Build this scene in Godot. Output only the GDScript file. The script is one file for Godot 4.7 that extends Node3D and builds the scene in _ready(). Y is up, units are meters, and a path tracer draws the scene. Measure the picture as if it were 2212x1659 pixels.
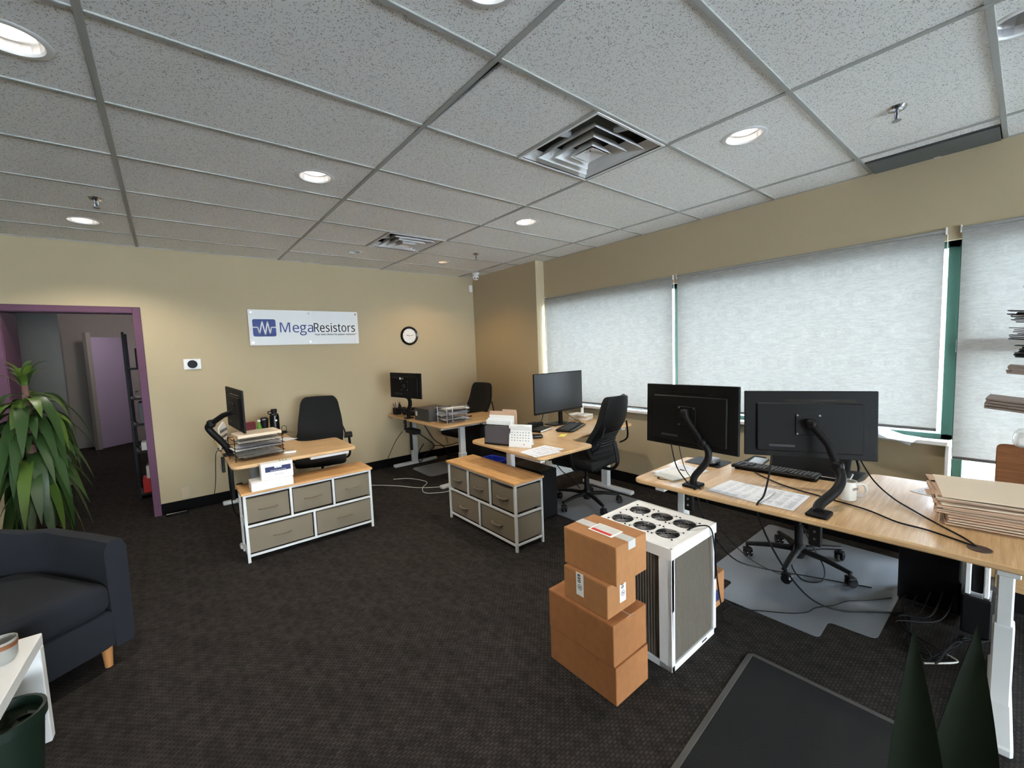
extends Node3D
# An open-plan office: cream walls, a suspended tile ceiling, four L-shaped desks, blinds drawn over a row of windows.
# x runs along the back wall towards the windows, z towards the camera, y up; metres.

const CE := 2.67       # ceiling height
const ZB := -4.162     # face of the back wall
const XW := 4.05       # face of the window wall
const XC := 3.905      # face of the boxed-out column
const DT := 0.73       # desk tops

var M := {}            # materials
var used := {}         # names taken at top level
var rng := RandomNumberGenerator.new()

# ------------------------------------------------------------------ mesh builder
class MB:
	var v := PackedVector3Array()   # triangles, counter-clockwise seen from outside
	var crease := 0.72

	func tri(a: Vector3, b: Vector3, c: Vector3) -> void:
		v.push_back(a); v.push_back(b); v.push_back(c)

	func quad(a: Vector3, b: Vector3, c: Vector3, d: Vector3) -> void:
		tri(a, b, c); tri(a, c, d)

	# a convex face turned away from the point o
	func face(p: Array, o: Vector3) -> void:
		var n: Vector3 = (p[1] - p[0]).cross(p[2] - p[0])
		var mid := Vector3.ZERO
		for q in p: mid += q
		mid /= p.size()
		var flip: bool = n.dot(mid - o) < 0.0
		for i in range(1, p.size() - 1):
			if flip: tri(p[0], p[i + 1], p[i])
			else: tri(p[0], p[i], p[i + 1])

	func box(c: Vector3, s: Vector3, b := 0.0) -> MB:
		var h := s * 0.5
		b = minf(b, minf(h.x, minf(h.y, h.z)) * 0.95)
		if b <= 0.0:
			for a in 3:
				for sg in [-1.0, 1.0]:
					var p := []
					for k in [[-1, -1], [1, -1], [1, 1], [-1, 1]]:
						var q := Vector3.ZERO
						q[a] = h[a] * sg; q[(a + 1) % 3] = h[(a + 1) % 3] * k[0]; q[(a + 2) % 3] = h[(a + 2) % 3] * k[1]
						p.append(c + q)
					face(p, c)
			return self
		var at := func(sx: float, sy: float, sz: float, a: int) -> Vector3:
			var q := Vector3(sx * (h.x - b), sy * (h.y - b), sz * (h.z - b))
			q[a] = [sx, sy, sz][a] * h[a]
			return c + q
		for a in 3:
			for sg in [-1.0, 1.0]:
				var p := []
				for k in [[-1, -1], [1, -1], [1, 1], [-1, 1]]:
					var s3 := Vector3.ZERO
					s3[a] = sg; s3[(a + 1) % 3] = k[0]; s3[(a + 2) % 3] = k[1]
					p.append(at.call(s3.x, s3.y, s3.z, a))
				face(p, c)
			var a1 := (a + 1) % 3
			var a2 := (a + 2) % 3
			for s1 in [-1.0, 1.0]:
				for s2 in [-1.0, 1.0]:
					var lo := Vector3.ZERO
					lo[a] = -1; lo[a1] = s1; lo[a2] = s2
					var hi := lo
					hi[a] = 1
					face([at.call(lo.x, lo.y, lo.z, a1), at.call(hi.x, hi.y, hi.z, a1), at.call(hi.x, hi.y, hi.z, a2), at.call(lo.x, lo.y, lo.z, a2)], c)
		for sx in [-1.0, 1.0]:
			for sy in [-1.0, 1.0]:
				for sz in [-1.0, 1.0]:
					face([at.call(sx, sy, sz, 0), at.call(sx, sy, sz, 1), at.call(sx, sy, sz, 2)], c)
		return self

	# a box between two corners
	func span(x0: float, x1: float, y0: float, y1: float, z0: float, z1: float, b := 0.0) -> MB:
		return box(Vector3(x0 + x1, y0 + y1, z0 + z1) * 0.5, Vector3(absf(x1 - x0), absf(y1 - y0), absf(z1 - z0)), b)

	# a soft rounded box, n cells to a side
	func soft(c: Vector3, s: Vector3, r: float, n := 8) -> MB:
		var h := s * 0.5
		r = minf(r, minf(h.x, minf(h.y, h.z)))
		for a in 3:
			for sg in [-1.0, 1.0]:
				var a1 := (a + 1) % 3
				var a2 := (a + 2) % 3
				var g := []
				for i in n + 1:
					var row := []
					for j in n + 1:
						var p := Vector3.ZERO
						p[a] = sg * h[a]
						p[a1] = sin((float(i) / n - 0.5) * PI) * h[a1]
						p[a2] = sin((float(j) / n - 0.5) * PI) * h[a2]
						var inner := p.clamp(-(h - Vector3.ONE * r), h - Vector3.ONE * r)
						row.append(c + inner + (p - inner).normalized() * r)
					g.append(row)
				for i in n:
					for j in n:
						if sg > 0: quad(g[i][j], g[i + 1][j], g[i + 1][j + 1], g[i][j + 1])
						else: quad(g[i][j], g[i][j + 1], g[i + 1][j + 1], g[i + 1][j])
		return self

	# a round bar along points; r a number or one radius for each point
	func tube(p: Array, r, n := 8, closed := false, flat := 1.0) -> MB:
		var rings := []
		var k := p.size()
		var up := Vector3.UP
		for i in k:
			var t: Vector3
			if closed: t = p[(i + 1) % k] - p[(i - 1 + k) % k]
			else: t = p[mini(i + 1, k - 1)] - p[maxi(i - 1, 0)]
			t = t.normalized()
			if i == 0 and absf(t.dot(up)) > 0.95: up = Vector3.RIGHT
			var s := t.cross(up).normalized()
			up = s.cross(t).normalized()
			var rad: float = r[i] if r is Array else r
			var ring := []
			for j in n:
				var a := TAU * j / n
				ring.append(p[i] + (s * cos(a) + up * sin(a) * flat) * rad)
			rings.append(ring)
		for i in (k if closed else k - 1):
			var A: Array = rings[i]
			var B: Array = rings[(i + 1) % k]
			for j in n:
				var j2 := (j + 1) % n
				quad(A[j], B[j], B[j2], A[j2])
		if not closed:
			for j in range(1, n - 1):
				tri(rings[0][0], rings[0][j], rings[0][j + 1])
				tri(rings[k - 1][0], rings[k - 1][j + 1], rings[k - 1][j])
		return self

	# a profile of (radius, height) turned round the y axis at c
	func lathe(prof: Array, c := Vector3.ZERO, n := 24) -> MB:
		for i in prof.size() - 1:
			var a: Vector2 = prof[i]
			var b: Vector2 = prof[i + 1]
			for j in n:
				var t0 := TAU * j / n
				var t1 := TAU * (j + 1) / n
				var p0 := c + Vector3(cos(t0) * a.x, a.y, sin(t0) * a.x)
				var p1 := c + Vector3(cos(t1) * a.x, a.y, sin(t1) * a.x)
				var q0 := c + Vector3(cos(t0) * b.x, b.y, sin(t0) * b.x)
				var q1 := c + Vector3(cos(t1) * b.x, b.y, sin(t1) * b.x)
				if a.x > 1e-6: tri(p0, q0, p1)
				if b.x > 1e-6: tri(p1, q0, q1)
		return self

	func disc(c: Vector3, r: float, h: float, n := 20, b := 0.0) -> MB:
		if b > 0.0: return lathe([Vector2(0, 0), Vector2(r - b, 0), Vector2(r, b), Vector2(r, h - b), Vector2(r - b, h), Vector2(0, h)], c, n)
		return lathe([Vector2(0, 0), Vector2(r, 0), Vector2(r, h), Vector2(0, h)], c, n)

	# an outline in the xz plane raised from y0 to y1, its upper and lower edges chamfered by b
	func prism(poly: PackedVector2Array, y0: float, y1: float, b := 0.0) -> MB:
		if Geometry2D.is_polygon_clockwise(poly): poly.reverse()
		var n := poly.size()
		var small := PackedVector2Array()
		for i in n:
			var e0 := (poly[i] - poly[(i - 1 + n) % n]).normalized()
			var e1 := (poly[(i + 1) % n] - poly[i]).normalized()
			var n0 := Vector2(-e0.y, e0.x)
			var n1 := Vector2(-e1.y, e1.x)
			var mit := (n0 + n1)
			mit = mit / maxf(0.3, mit.length_squared() * 0.5)
			small.append(poly[i] + mit * b)
		var rings := [[small, y0], [poly, y0 + b], [poly, y1 - b], [small, y1]] if b > 0 else [[poly, y0], [poly, y1]]
		var mid := (y0 + y1) * 0.5
		for k in rings.size() - 1:
			for i in n:
				var j := (i + 1) % n
				var A: PackedVector2Array = rings[k][0]
				var B: PackedVector2Array = rings[k + 1][0]
				var ya: float = rings[k][1]
				var yb: float = rings[k + 1][1]
				quad(Vector3(A[i].x, ya, A[i].y), Vector3(B[i].x, yb, B[i].y), Vector3(B[j].x, yb, B[j].y), Vector3(A[j].x, ya, A[j].y))
		var idx := Geometry2D.triangulate_polygon(small)
		for t in range(0, idx.size(), 3):
			for up in [1, -1]:
				var p := []
				for q in 3: p.append(Vector3(small[idx[t + q]].x, y1 if up > 0 else y0, small[idx[t + q]].y))
				face(p, Vector3(p[0].x, mid, p[0].z))
		return self

	func turn(t: Transform3D, from := 0) -> MB:
		for i in range(from, v.size()): v[i] = t * v[i]
		return self

	func bend(f: Callable, from := 0) -> MB:
		for i in range(from, v.size()): v[i] = f.call(v[i])
		return self

	func mesh() -> ArrayMesh:
		var n := v.size()
		var fn := PackedVector3Array()
		fn.resize(n / 3)
		var at := {}
		for t in n / 3:
			var g := (v[t * 3 + 1] - v[t * 3]).cross(v[t * 3 + 2] - v[t * 3])
			fn[t] = g
			for q in 3:
				var k := Vector3i((v[t * 3 + q] * 20000.0).round())
				if at.has(k): at[k].append(t)
				else: at[k] = [t]
		var vs := PackedVector3Array()
		var ns := PackedVector3Array()
		vs.resize(n); ns.resize(n)
		for t in n / 3:
			var own := fn[t].normalized()
			for q in 3:
				var p := v[t * 3 + q]
				var sum := Vector3.ZERO
				for o in at[Vector3i((p * 20000.0).round())]:
					if fn[o].normalized().dot(own) > crease: sum += fn[o]
				var w: int = t * 3 + [0, 2, 1][q]     # front faces run clockwise in Godot
				vs[w] = p
				ns[w] = sum.normalized() if sum.length_squared() > 1e-20 else Vector3.UP
		var arr := []
		arr.resize(Mesh.ARRAY_MAX)
		arr[Mesh.ARRAY_VERTEX] = vs
		arr[Mesh.ARRAY_NORMAL] = ns
		var m := ArrayMesh.new()
		m.add_surface_from_arrays(Mesh.PRIMITIVE_TRIANGLES, arr)
		return m

func mb() -> MB: return MB.new()
func V(x: float, y: float, z: float) -> Vector3: return Vector3(x, y, z)

func curve(p: Array, n := 6) -> Array:
	var out := []
	for i in p.size() - 1:
		for k in n: out.append(p[i].cubic_interpolate(p[i + 1], p[maxi(i - 1, 0)], p[mini(i + 2, p.size() - 1)], float(k) / n))
	out.append(p[-1])
	return out

# an outline with each corner rounded by its radius: [[x, y, r], ...]
func rounded(c: Array, n := 5) -> PackedVector2Array:
	var out := PackedVector2Array()
	var k := c.size()
	for i in k:
		var p := Vector2(c[i][0], c[i][1])
		var r: float = c[i][2]
		if r <= 0.0:
			out.append(p); continue
		var a := (Vector2(c[(i - 1 + k) % k][0], c[(i - 1 + k) % k][1]) - p)
		var b := (Vector2(c[(i + 1) % k][0], c[(i + 1) % k][1]) - p)
		var half := absf(a.angle_to(b)) * 0.5
		var cut := minf(r / tan(half), minf(a.length(), b.length()) * 0.49)
		var p0 := p + a.normalized() * cut
		var p1 := p + b.normalized() * cut
		for j in n + 1:
			var t := float(j) / n
			out.append(p0.lerp(p, t).lerp(p.lerp(p1, t), t))
	return out

func rect(x0: float, x1: float, z0: float, z1: float, r: float, n := 4) -> PackedVector2Array:
	return rounded([[x0, z0, r], [x1, z0, r], [x1, z1, r], [x0, z1, r]], n)

# ------------------------------------------------------------------ nodes
func numbered(called: String, taken: Dictionary) -> String:
	var n: int = taken.get(called, 0)
	taken[called] = n + 1
	return called if n == 0 else "%s_%03d" % [called, n]

func tag(o: Node, label: String, category: String, group := "") -> void:
	o.set_meta("label", label)
	o.set_meta("category", category)
	if group: o.set_meta("group", group)

func thing(called: String, label: String, category: String, at := Vector3.ZERO, turn := 0.0, group := "") -> Node3D:
	var o := Node3D.new()
	o.name = numbered(called, used)
	add_child(o)
	o.position = at
	o.rotation.y = turn
	tag(o, label, category, group)
	return o

# one mesh as a child of a thing or part
func part(to: Node, called: String, shape, m: Material, at := Vector3.ZERO, rot := Vector3.ZERO) -> MeshInstance3D:
	var o := MeshInstance3D.new()
	o.mesh = shape.mesh() if shape is MB else shape
	o.material_override = m
	o.cast_shadow = GeometryInstance3D.SHADOW_CASTING_SETTING_ON
	var taken: Dictionary = to.get_meta("_taken") if to.has_meta("_taken") else {}
	o.name = numbered(called, taken)
	to.set_meta("_taken", taken)
	to.add_child(o)
	o.position = at
	o.rotation = rot
	return o

# a thing that is a single mesh
func one(called: String, label: String, category: String, shape, m: Material, at := Vector3.ZERO, turn := 0.0, group := "") -> MeshInstance3D:
	var o := MeshInstance3D.new()
	o.mesh = shape.mesh() if shape is MB else shape
	o.material_override = m
	o.name = numbered(called, used)
	add_child(o)
	o.position = at
	o.rotation.y = turn
	tag(o, label, category, group)
	return o

func structure(called: String, shape = null, m: Material = null) -> Node3D:
	var o: Node3D
	if shape == null: o = Node3D.new()
	else:
		o = MeshInstance3D.new()
		o.mesh = shape.mesh() if shape is MB else shape
		o.material_override = m
	o.name = numbered(called, used)
	o.set_meta("kind", "structure")
	add_child(o)
	return o

# raised lettering, as wide as given; it lies in the xy plane, facing +z
func words(to: Node, called: String, text: String, width: float, m: Material, at: Vector3, rot := Vector3.ZERO, stretch := 1.0, weight := 400, font := "Droid Sans", tall := 0.0) -> MeshInstance3D:
	var t := TextMesh.new()
	var f := SystemFont.new()
	f.font_names = PackedStringArray([font])
	f.font_weight = weight
	t.font = f
	t.text = text
	t.font_size = 48
	t.pixel_size = 0.01
	t.depth = 0.05
	t.curve_step = 3.0
	var box := t.get_aabb()
	var s := width / box.size.x
	var o := part(to, called, t, m, at, rot)
	o.scale = Vector3(s, tall / box.size.y if tall > 0.0 else s * stretch, 0.02)
	return o

# ------------------------------------------------------------------ materials
func mat(c: Color, rough := 0.6, metal := 0.0, spec := 0.5) -> StandardMaterial3D:
	var m := StandardMaterial3D.new()
	m.albedo_color = c
	m.roughness = rough
	m.metallic = metal
	m.metallic_specular = spec
	return m

func rgb(r: int, g: int, b: int) -> Color: return Color8(r, g, b)

func textured(img: Image, rough: float, size: float, bump := 0.0, height: Image = null, world := false) -> StandardMaterial3D:
	var m := mat(Color.WHITE, rough)
	img.generate_mipmaps()
	m.albedo_texture = ImageTexture.create_from_image(img)
	m.uv1_triplanar = true
	m.uv1_world_triplanar = world
	m.uv1_scale = Vector3.ONE / size
	m.uv1_triplanar_sharpness = 8.0
	if height:
		m.heightmap_enabled = true
		m.heightmap_texture = ImageTexture.create_from_image(height)
		m.heightmap_scale = bump
	return m

func noise(seed_: int, freq: float, octaves := 4, kind := FastNoiseLite.TYPE_SIMPLEX_SMOOTH) -> FastNoiseLite:
	var n := FastNoiseLite.new()
	n.seed = seed_
	n.noise_type = kind
	n.frequency = freq
	n.fractal_octaves = octaves
	return n

# seamless noise of the torus: x and y in 0..1
func loop(n: FastNoiseLite, x: float, y: float, kx := 1.0, ky := 1.0) -> float:
	return n.get_noise_3d(cos(x * TAU) * kx + 7.0 * sin(y * TAU) * 0.0, sin(x * TAU) * kx, cos(y * TAU) * ky) * 0.5 + n.get_noise_3d(cos(x * TAU) * kx + 31.0, sin(x * TAU) * kx, sin(y * TAU) * ky + 17.0) * 0.5

# wood laminate: long fine streaks along u
func wood(dark: Color, light: Color, seed_: int, rough: float, size: float) -> StandardMaterial3D:
	var img := Image.create_empty(256, 512, false, Image.FORMAT_RGB8)
	var n1 := noise(seed_, 1.0, 3)
	var n2 := noise(seed_ + 5, 1.0, 2)
	for y in 512:
		for x in 256:
			var u := x / 256.0
			var w := y / 512.0
			var a := loop(n1, u, w, 0.25, 9.0) + 0.6 * loop(n2, u, w, 0.9, 42.0)
			img.set_pixel(x, y, dark.lerp(light, clampf(0.5 + a * 0.9, 0.0, 1.0)))
	return textured(img, rough, size)

func cloth(base: Color, vary: float, seed_: int, size: float) -> StandardMaterial3D:
	var img := Image.create_empty(128, 128, false, Image.FORMAT_RGB8)
	var r := RandomNumberGenerator.new()
	r.seed = seed_
	for y in 128:
		for x in 128:
			var over := (x / 2 + y / 2) % 2
			var g := 1.0 + (r.randf() - 0.5) * vary + (over - 0.5) * vary * 0.5
			img.set_pixel(x, y, Color(base.r * g, base.g * g, base.b * g))
	return textured(img, 0.95, size)

func paper_print(seed_: int, ink: Color, lines: int, cols: int) -> StandardMaterial3D:
	# a printed form: rows of short ink dashes on white paper; drawn on a flat sheet through its own uv
	var img := Image.create_empty(128, 160, false, Image.FORMAT_RGB8)
	img.fill(Color8(228, 230, 234))
	var r := RandomNumberGenerator.new()
	r.seed = seed_
	for k in lines:
		var y := 14 + int(k * 136.0 / lines)
		for c in cols:
			var x := 10 + int(c * 108.0 / cols)
			if r.randf() < 0.8: img.fill_rect(Rect2i(x, y, int(108.0 / cols * (0.35 + 0.55 * r.randf())), 2), ink)
	var m := mat(Color.WHITE, 0.85)
	img.generate_mipmaps()
	m.albedo_texture = ImageTexture.create_from_image(img)
	return m

# a sheet of paper w by d with uv over its top, a hair thick, one corner a little lifted
func sheet(w: float, d: float, lift := 0.0) -> ArrayMesh:
	var st := SurfaceTool.new()
	st.begin(Mesh.PRIMITIVE_TRIANGLES)
	var n := 6
	for i in n:
		for j in n:
			for side in 2:
				var q := []
				for k in [[0, 0], [1, 0], [1, 1], [0, 1]]:
					var u: float = float(i + k[0]) / n
					var t: float = float(j + k[1]) / n
					q.append([Vector3((u - 0.5) * w, 0.0006 * (1 - side) + lift * pow(maxf(0.0, u + t - 1.2) / 0.8, 2.0), (t - 0.5) * d), Vector2(u, t)])
				var order := [0, 1, 2, 0, 2, 3] if side == 0 else [0, 2, 1, 0, 3, 2]
				for o in order:
					st.set_uv(q[o][1]); st.set_normal(Vector3.UP if side == 0 else Vector3.DOWN); st.add_vertex(q[o][0])
	return st.commit()

func materials() -> void:
	M.wall = mat(rgb(180, 164, 133), 0.92)
	M.grille = mat(rgb(112, 114, 108), 0.6)
	M.purple = mat(rgb(94, 60, 82), 0.75)
	M.lilac = mat(rgb(176, 160, 186), 0.75)
	M.hall = mat(rgb(150, 145, 138), 0.9)
	M.base = mat(rgb(14, 14, 15), 0.85, 0.0, 0.2)
	M.white = mat(rgb(226, 226, 224), 0.45)
	M.white_metal = mat(rgb(206, 207, 206), 0.42)
	M.grid = mat(rgb(166, 167, 161), 0.6)
	M.black = mat(rgb(12, 12, 13), 0.55, 0.0, 0.35)
	M.black_gloss = mat(rgb(11, 11, 13), 0.22)
	M.black_soft = cloth(rgb(13, 13, 14), 0.4, 21, 0.06)
	M.dark_grey = mat(rgb(52, 53, 56), 0.5)
	M.chrome = mat(rgb(205, 205, 208), 0.18, 1.0)
	M.steel = mat(rgb(150, 151, 154), 0.35, 1.0)
	M.wire = mat(rgb(12, 12, 13), 0.6, 0.0, 0.3)
	M.cable_white = mat(rgb(205, 203, 196), 0.5)
	M.screen = mat(rgb(20, 22, 25), 0.32, 0.0, 0.6)
	M.blue = mat(rgb(16, 48, 126), 0.5)
	M.navy = mat(rgb(28, 36, 84), 0.6)
	M.ink = mat(rgb(11, 11, 14), 0.7, 0.0, 0.3)
	M.red = mat(rgb(196, 38, 32), 0.6)
	M.green = mat(rgb(92, 150, 48), 0.5)
	M.teal = mat(rgb(42, 78, 67), 0.55)
	M.sticky = mat(rgb(226, 216, 110), 0.8)
	M.bin_blue = mat(rgb(26, 44, 150), 0.4)
	M.leg_wood = mat(rgb(172, 118, 68), 0.5)
	M.soil = mat(rgb(38, 28, 20), 0.95)
	M.paper = mat(rgb(226, 226, 222), 0.85)
	M.manila = mat(rgb(196, 164, 138), 0.85)
	M.manila_light = mat(rgb(214, 196, 172), 0.85)
	M.brown_paper = mat(rgb(120, 106, 96), 0.9)
	M.ceramic = mat(rgb(222, 218, 208), 0.25)
	M.pot_green = mat(rgb(13, 29, 20), 0.4)
	M.tape = mat(rgb(232, 230, 224), 0.22)
	M.wood = wood(rgb(184, 146, 102), rgb(212, 178, 134), 11, 0.27, 0.9)
	M.wood_edge = mat(rgb(186, 142, 94), 0.4)
	M.wood_oak = wood(rgb(176, 128, 78), rgb(220, 174, 116), 12, 0.45, 0.5)
	M.wood_brown = wood(rgb(112, 70, 42), rgb(142, 92, 58), 13, 0.45, 0.5)
	M.taupe = cloth(rgb(119, 108, 91), 0.18, 22, 0.05)
	M.navy_cloth = cloth(rgb(16, 20, 28), 0.35, 23, 0.08)
	M.mesh_black = mat(rgb(20, 20, 21), 0.6)
	var boardy := noise(8, 0.02, 4)
	var img := Image.create_empty(256, 256, false, Image.FORMAT_RGB8)
	for y in 256:
		for x in 256:
			var g := 1.0 + 0.10 * loop(boardy, x / 256.0, y / 256.0, 60.0, 60.0) + 0.03 * ((x / 3) % 2)
			img.set_pixel(x, y, Color(0.63 * g, 0.435 * g, 0.265 * g))
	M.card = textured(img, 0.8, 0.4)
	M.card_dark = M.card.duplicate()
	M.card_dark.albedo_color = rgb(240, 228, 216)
	# pleated filter media
	img = Image.create_empty(64, 64, false, Image.FORMAT_RGB8)
	var hm := Image.create_empty(64, 64, false, Image.FORMAT_L8)
	rng.seed = 5
	for y in 64:
		for x in 64:
			var g := 0.86 + 0.14 * rng.randf() - (0.16 if y % 8 == 0 else 0.0)
			img.set_pixel(x, y, Color(0.40 * g, 0.365 * g, 0.32 * g))
			hm.set_pixel(x, y, Color.from_hsv(0, 0, absf(fmod(x / 8.0, 1.0) - 0.5) * 2.0))
	M.filter = textured(img, 0.95, 0.12, 0.5, hm)
	# carpet: loops laid in short staggered bars, flecked
	img = Image.create_empty(512, 512, false, Image.FORMAT_RGB8)
	var soft := noise(41, 1.0, 3)
	for y in 512:
		for x in 512:
			var row := y / 16
			var col := (x + (row % 2) * 16) / 32
			var ix := fposmod(x + (row % 2) * 16, 32.0) / 32.0
			var iy := (y % 16) / 16.0
			var h := sqrt(maxf(0.0, sin(ix * PI))) * sqrt(maxf(0.0, sin(iy * PI)))
			var k := float(hash(Vector2i(col % 16, row)) % 1000) / 1000.0
			h *= 0.55 + 0.45 * k
			var g := (0.62 + 0.52 * h) * (0.86 + 0.28 * rng.randf()) * (1.0 + 0.35 * loop(soft, x / 512.0, y / 512.0, 1.2, 1.2))
			img.set_pixel(x, y, Color(0.215 * g, 0.200 * g, 0.190 * g))
	M.carpet = textured(img, 0.98, 0.42, 0.0, null, true)
	M.carpet.metallic_specular = 0.25
	# entrance carpet: ribs in blocks turned one against another
	img = Image.create_empty(512, 512, false, Image.FORMAT_RGB8)
	for y in 512:
		for x in 512:
			var bxx := x / 64
			var byy := y / 64
			var across := (x + y) if (bxx + byy) % 2 == 0 else (x - y + 512)
			var h := absf(fmod(across / 12.0, 1.0) - 0.5) * 2.0
			var g := (0.30 + 1.0 * h) * (0.8 + 0.4 * rng.randf())
			img.set_pixel(x, y, Color(0.066 * g, 0.070 * g, 0.076 * g))
	M.entry = textured(img, 0.98, 0.6, 0.0, null, true)
	# acoustic tile: white board pitted with small dark fissures
	img = Image.create_empty(1024, 1024, false, Image.FORMAT_RGB8)
	img.fill(Color(0.935, 0.935, 0.92))
	for k in 60000:
		var p := Vector2i(rng.randi() % 1024, rng.randi() % 1024)
		var t := 0.86 + 0.09 * rng.randf()
		img.set_pixel(p.x, p.y, Color(t, t, t * 0.985))
	for k in 5600:
		var p := Vector2(rng.randf() * 1024.0, rng.randf() * 1024.0)
		var a := rng.randf() * TAU
		var len_ := 1 + rng.randi() % 6
		var t := 0.34 + 0.26 * rng.randf()
		for q in len_:
			var w := Vector2i(posmod(int(p.x), 1024), posmod(int(p.y), 1024))
			img.set_pixel(w.x, w.y, Color(t, t, t * 0.97))
			for e in [[1, 0], [0, 1], [1, 1]]:
				img.set_pixel(posmod(w.x + e[0], 1024), posmod(w.y + e[1], 1024), Color(t, t, t * 0.97))
			a += rng.randf_range(-0.7, 0.7)
			p += Vector2(cos(a), sin(a)) * 1.3
	M.tile = textured(img, 0.95, 0.78, 0.0, null, true)
	# roller blind: woven slubs, lets daylight through
	img = Image.create_empty(512, 512, false, Image.FORMAT_RGB8)
	var slub := noise(61, 1.0, 3)
	var fine := noise(62, 1.0, 2)
	for y in 512:
		for x in 512:
			var g := 0.63 + 0.06 * loop(slub, x / 512.0, y / 512.0, 1.6, 14.0) + 0.05 * loop(fine, x / 512.0, y / 512.0, 6.0, 60.0)
			img.set_pixel(x, y, Color(g, g * 0.99, g * 0.955))
	M.blind = textured(img, 0.9, 0.9, 0.0, null, true)
	M.blind.backlight_enabled = true
	M.blind.backlight = Color(0.41, 0.41, 0.41)
	M.leaf = mat(rgb(42, 68, 30), 0.42)
	M.leaf.backlight_enabled = true
	M.leaf.backlight = Color(0.16, 0.24, 0.06)
	M.leaf_light = mat(rgb(74, 98, 36), 0.42)
	M.leaf_light.backlight_enabled = true
	M.leaf_light.backlight = Color(0.24, 0.30, 0.08)
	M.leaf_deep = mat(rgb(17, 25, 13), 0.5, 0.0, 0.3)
	M.bark = mat(rgb(112, 84, 72), 0.9)
	M.glass = mat(Color(0.9, 1.0, 0.97, 0.12), 0.02)
	M.glass.transparency = BaseMaterial3D.TRANSPARENCY_ALPHA
	M.mat_plastic = mat(Color(0.50, 0.52, 0.55, 0.85), 0.34)
	M.mat_plastic.transparency = BaseMaterial3D.TRANSPARENCY_ALPHA
	M.clear_tape = mat(Color(0.92, 0.92, 0.90, 0.55), 0.12)
	M.clear_tape.transparency = BaseMaterial3D.TRANSPARENCY_ALPHA
	M.reflector = mat(rgb(236, 236, 236), 0.3, 0.6)
	M.lamp_on = mat(rgb(255, 252, 246), 0.4)
	M.lamp_on.emission_enabled = true
	M.lamp_on.emission = Color(1.0, 0.97, 0.93)
	M.lamp_on.emission_energy_multiplier = 0.26
	M.lamp_warm = mat(rgb(255, 236, 200), 0.4)
	M.lamp_warm.emission_enabled = true
	M.lamp_warm.emission = Color(1.0, 0.80, 0.50)
	M.lamp_warm.emission_energy_multiplier = 0.26
	M.lamp_off = mat(rgb(60, 58, 56), 0.2, 0.6)
	M.dust = mat(rgb(70, 68, 64), 0.9)
	M.print_a = paper_print(1, Color8(168, 172, 182), 26, 5)
	M.print_b = paper_print(2, Color8(164, 168, 178), 22, 4)
	M.print_c = paper_print(3, Color8(158, 163, 176), 30, 4)

# ================================================================== the scene
func _ready() -> void:
	rng.seed = 77
	# camera
	var cam := Camera3D.new()
	cam.name = "camera"
	cam.position = Vector3(0.1285, 1.5426, 1.3535)
	cam.rotation = Vector3(-0.0812, -0.6832, -0.0381)
	cam.fov = rad_to_deg(2.0 * atan(829.5 / 911.4))
	cam.near = 0.05
	add_child(cam)
	cam.make_current()
	# overcast daylight: an even bright sky
	var env := Environment.new()
	env.background_mode = Environment.BG_SKY
	var skym := ProceduralSkyMaterial.new()
	skym.sky_top_color = Color(0.86, 0.93, 1.0)
	skym.sky_horizon_color = Color(0.93, 0.97, 1.0)
	skym.ground_bottom_color = Color(0.62, 0.64, 0.66)
	skym.ground_horizon_color = Color(0.80, 0.83, 0.85)
	skym.sun_angle_max = 1.0
	skym.energy_multiplier = 7.0
	env.sky = Sky.new()
	env.sky.sky_material = skym
	env.tonemap_mode = Environment.TONE_MAPPER_LINEAR
	env.tonemap_exposure = 6.0
	env.sdfgi_enabled = true
	env.ssao_enabled = true
	env.ssil_enabled = true
	var we := WorldEnvironment.new()
	we.name = "world_environment"
	we.environment = env
	add_child(we)
	materials()
	shell()
	windows()
	ceiling()
	hallway()
	wall_things()
	desks()
	chairs()
	desk_left()
	desk_back()
	desk_window()
	desk_front()
	floor_things()
	left_corner()
	right_edge()
	for o in find_children("*", "Node", true, false):
		if o.has_meta("_taken"): o.remove_meta("_taken")

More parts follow.
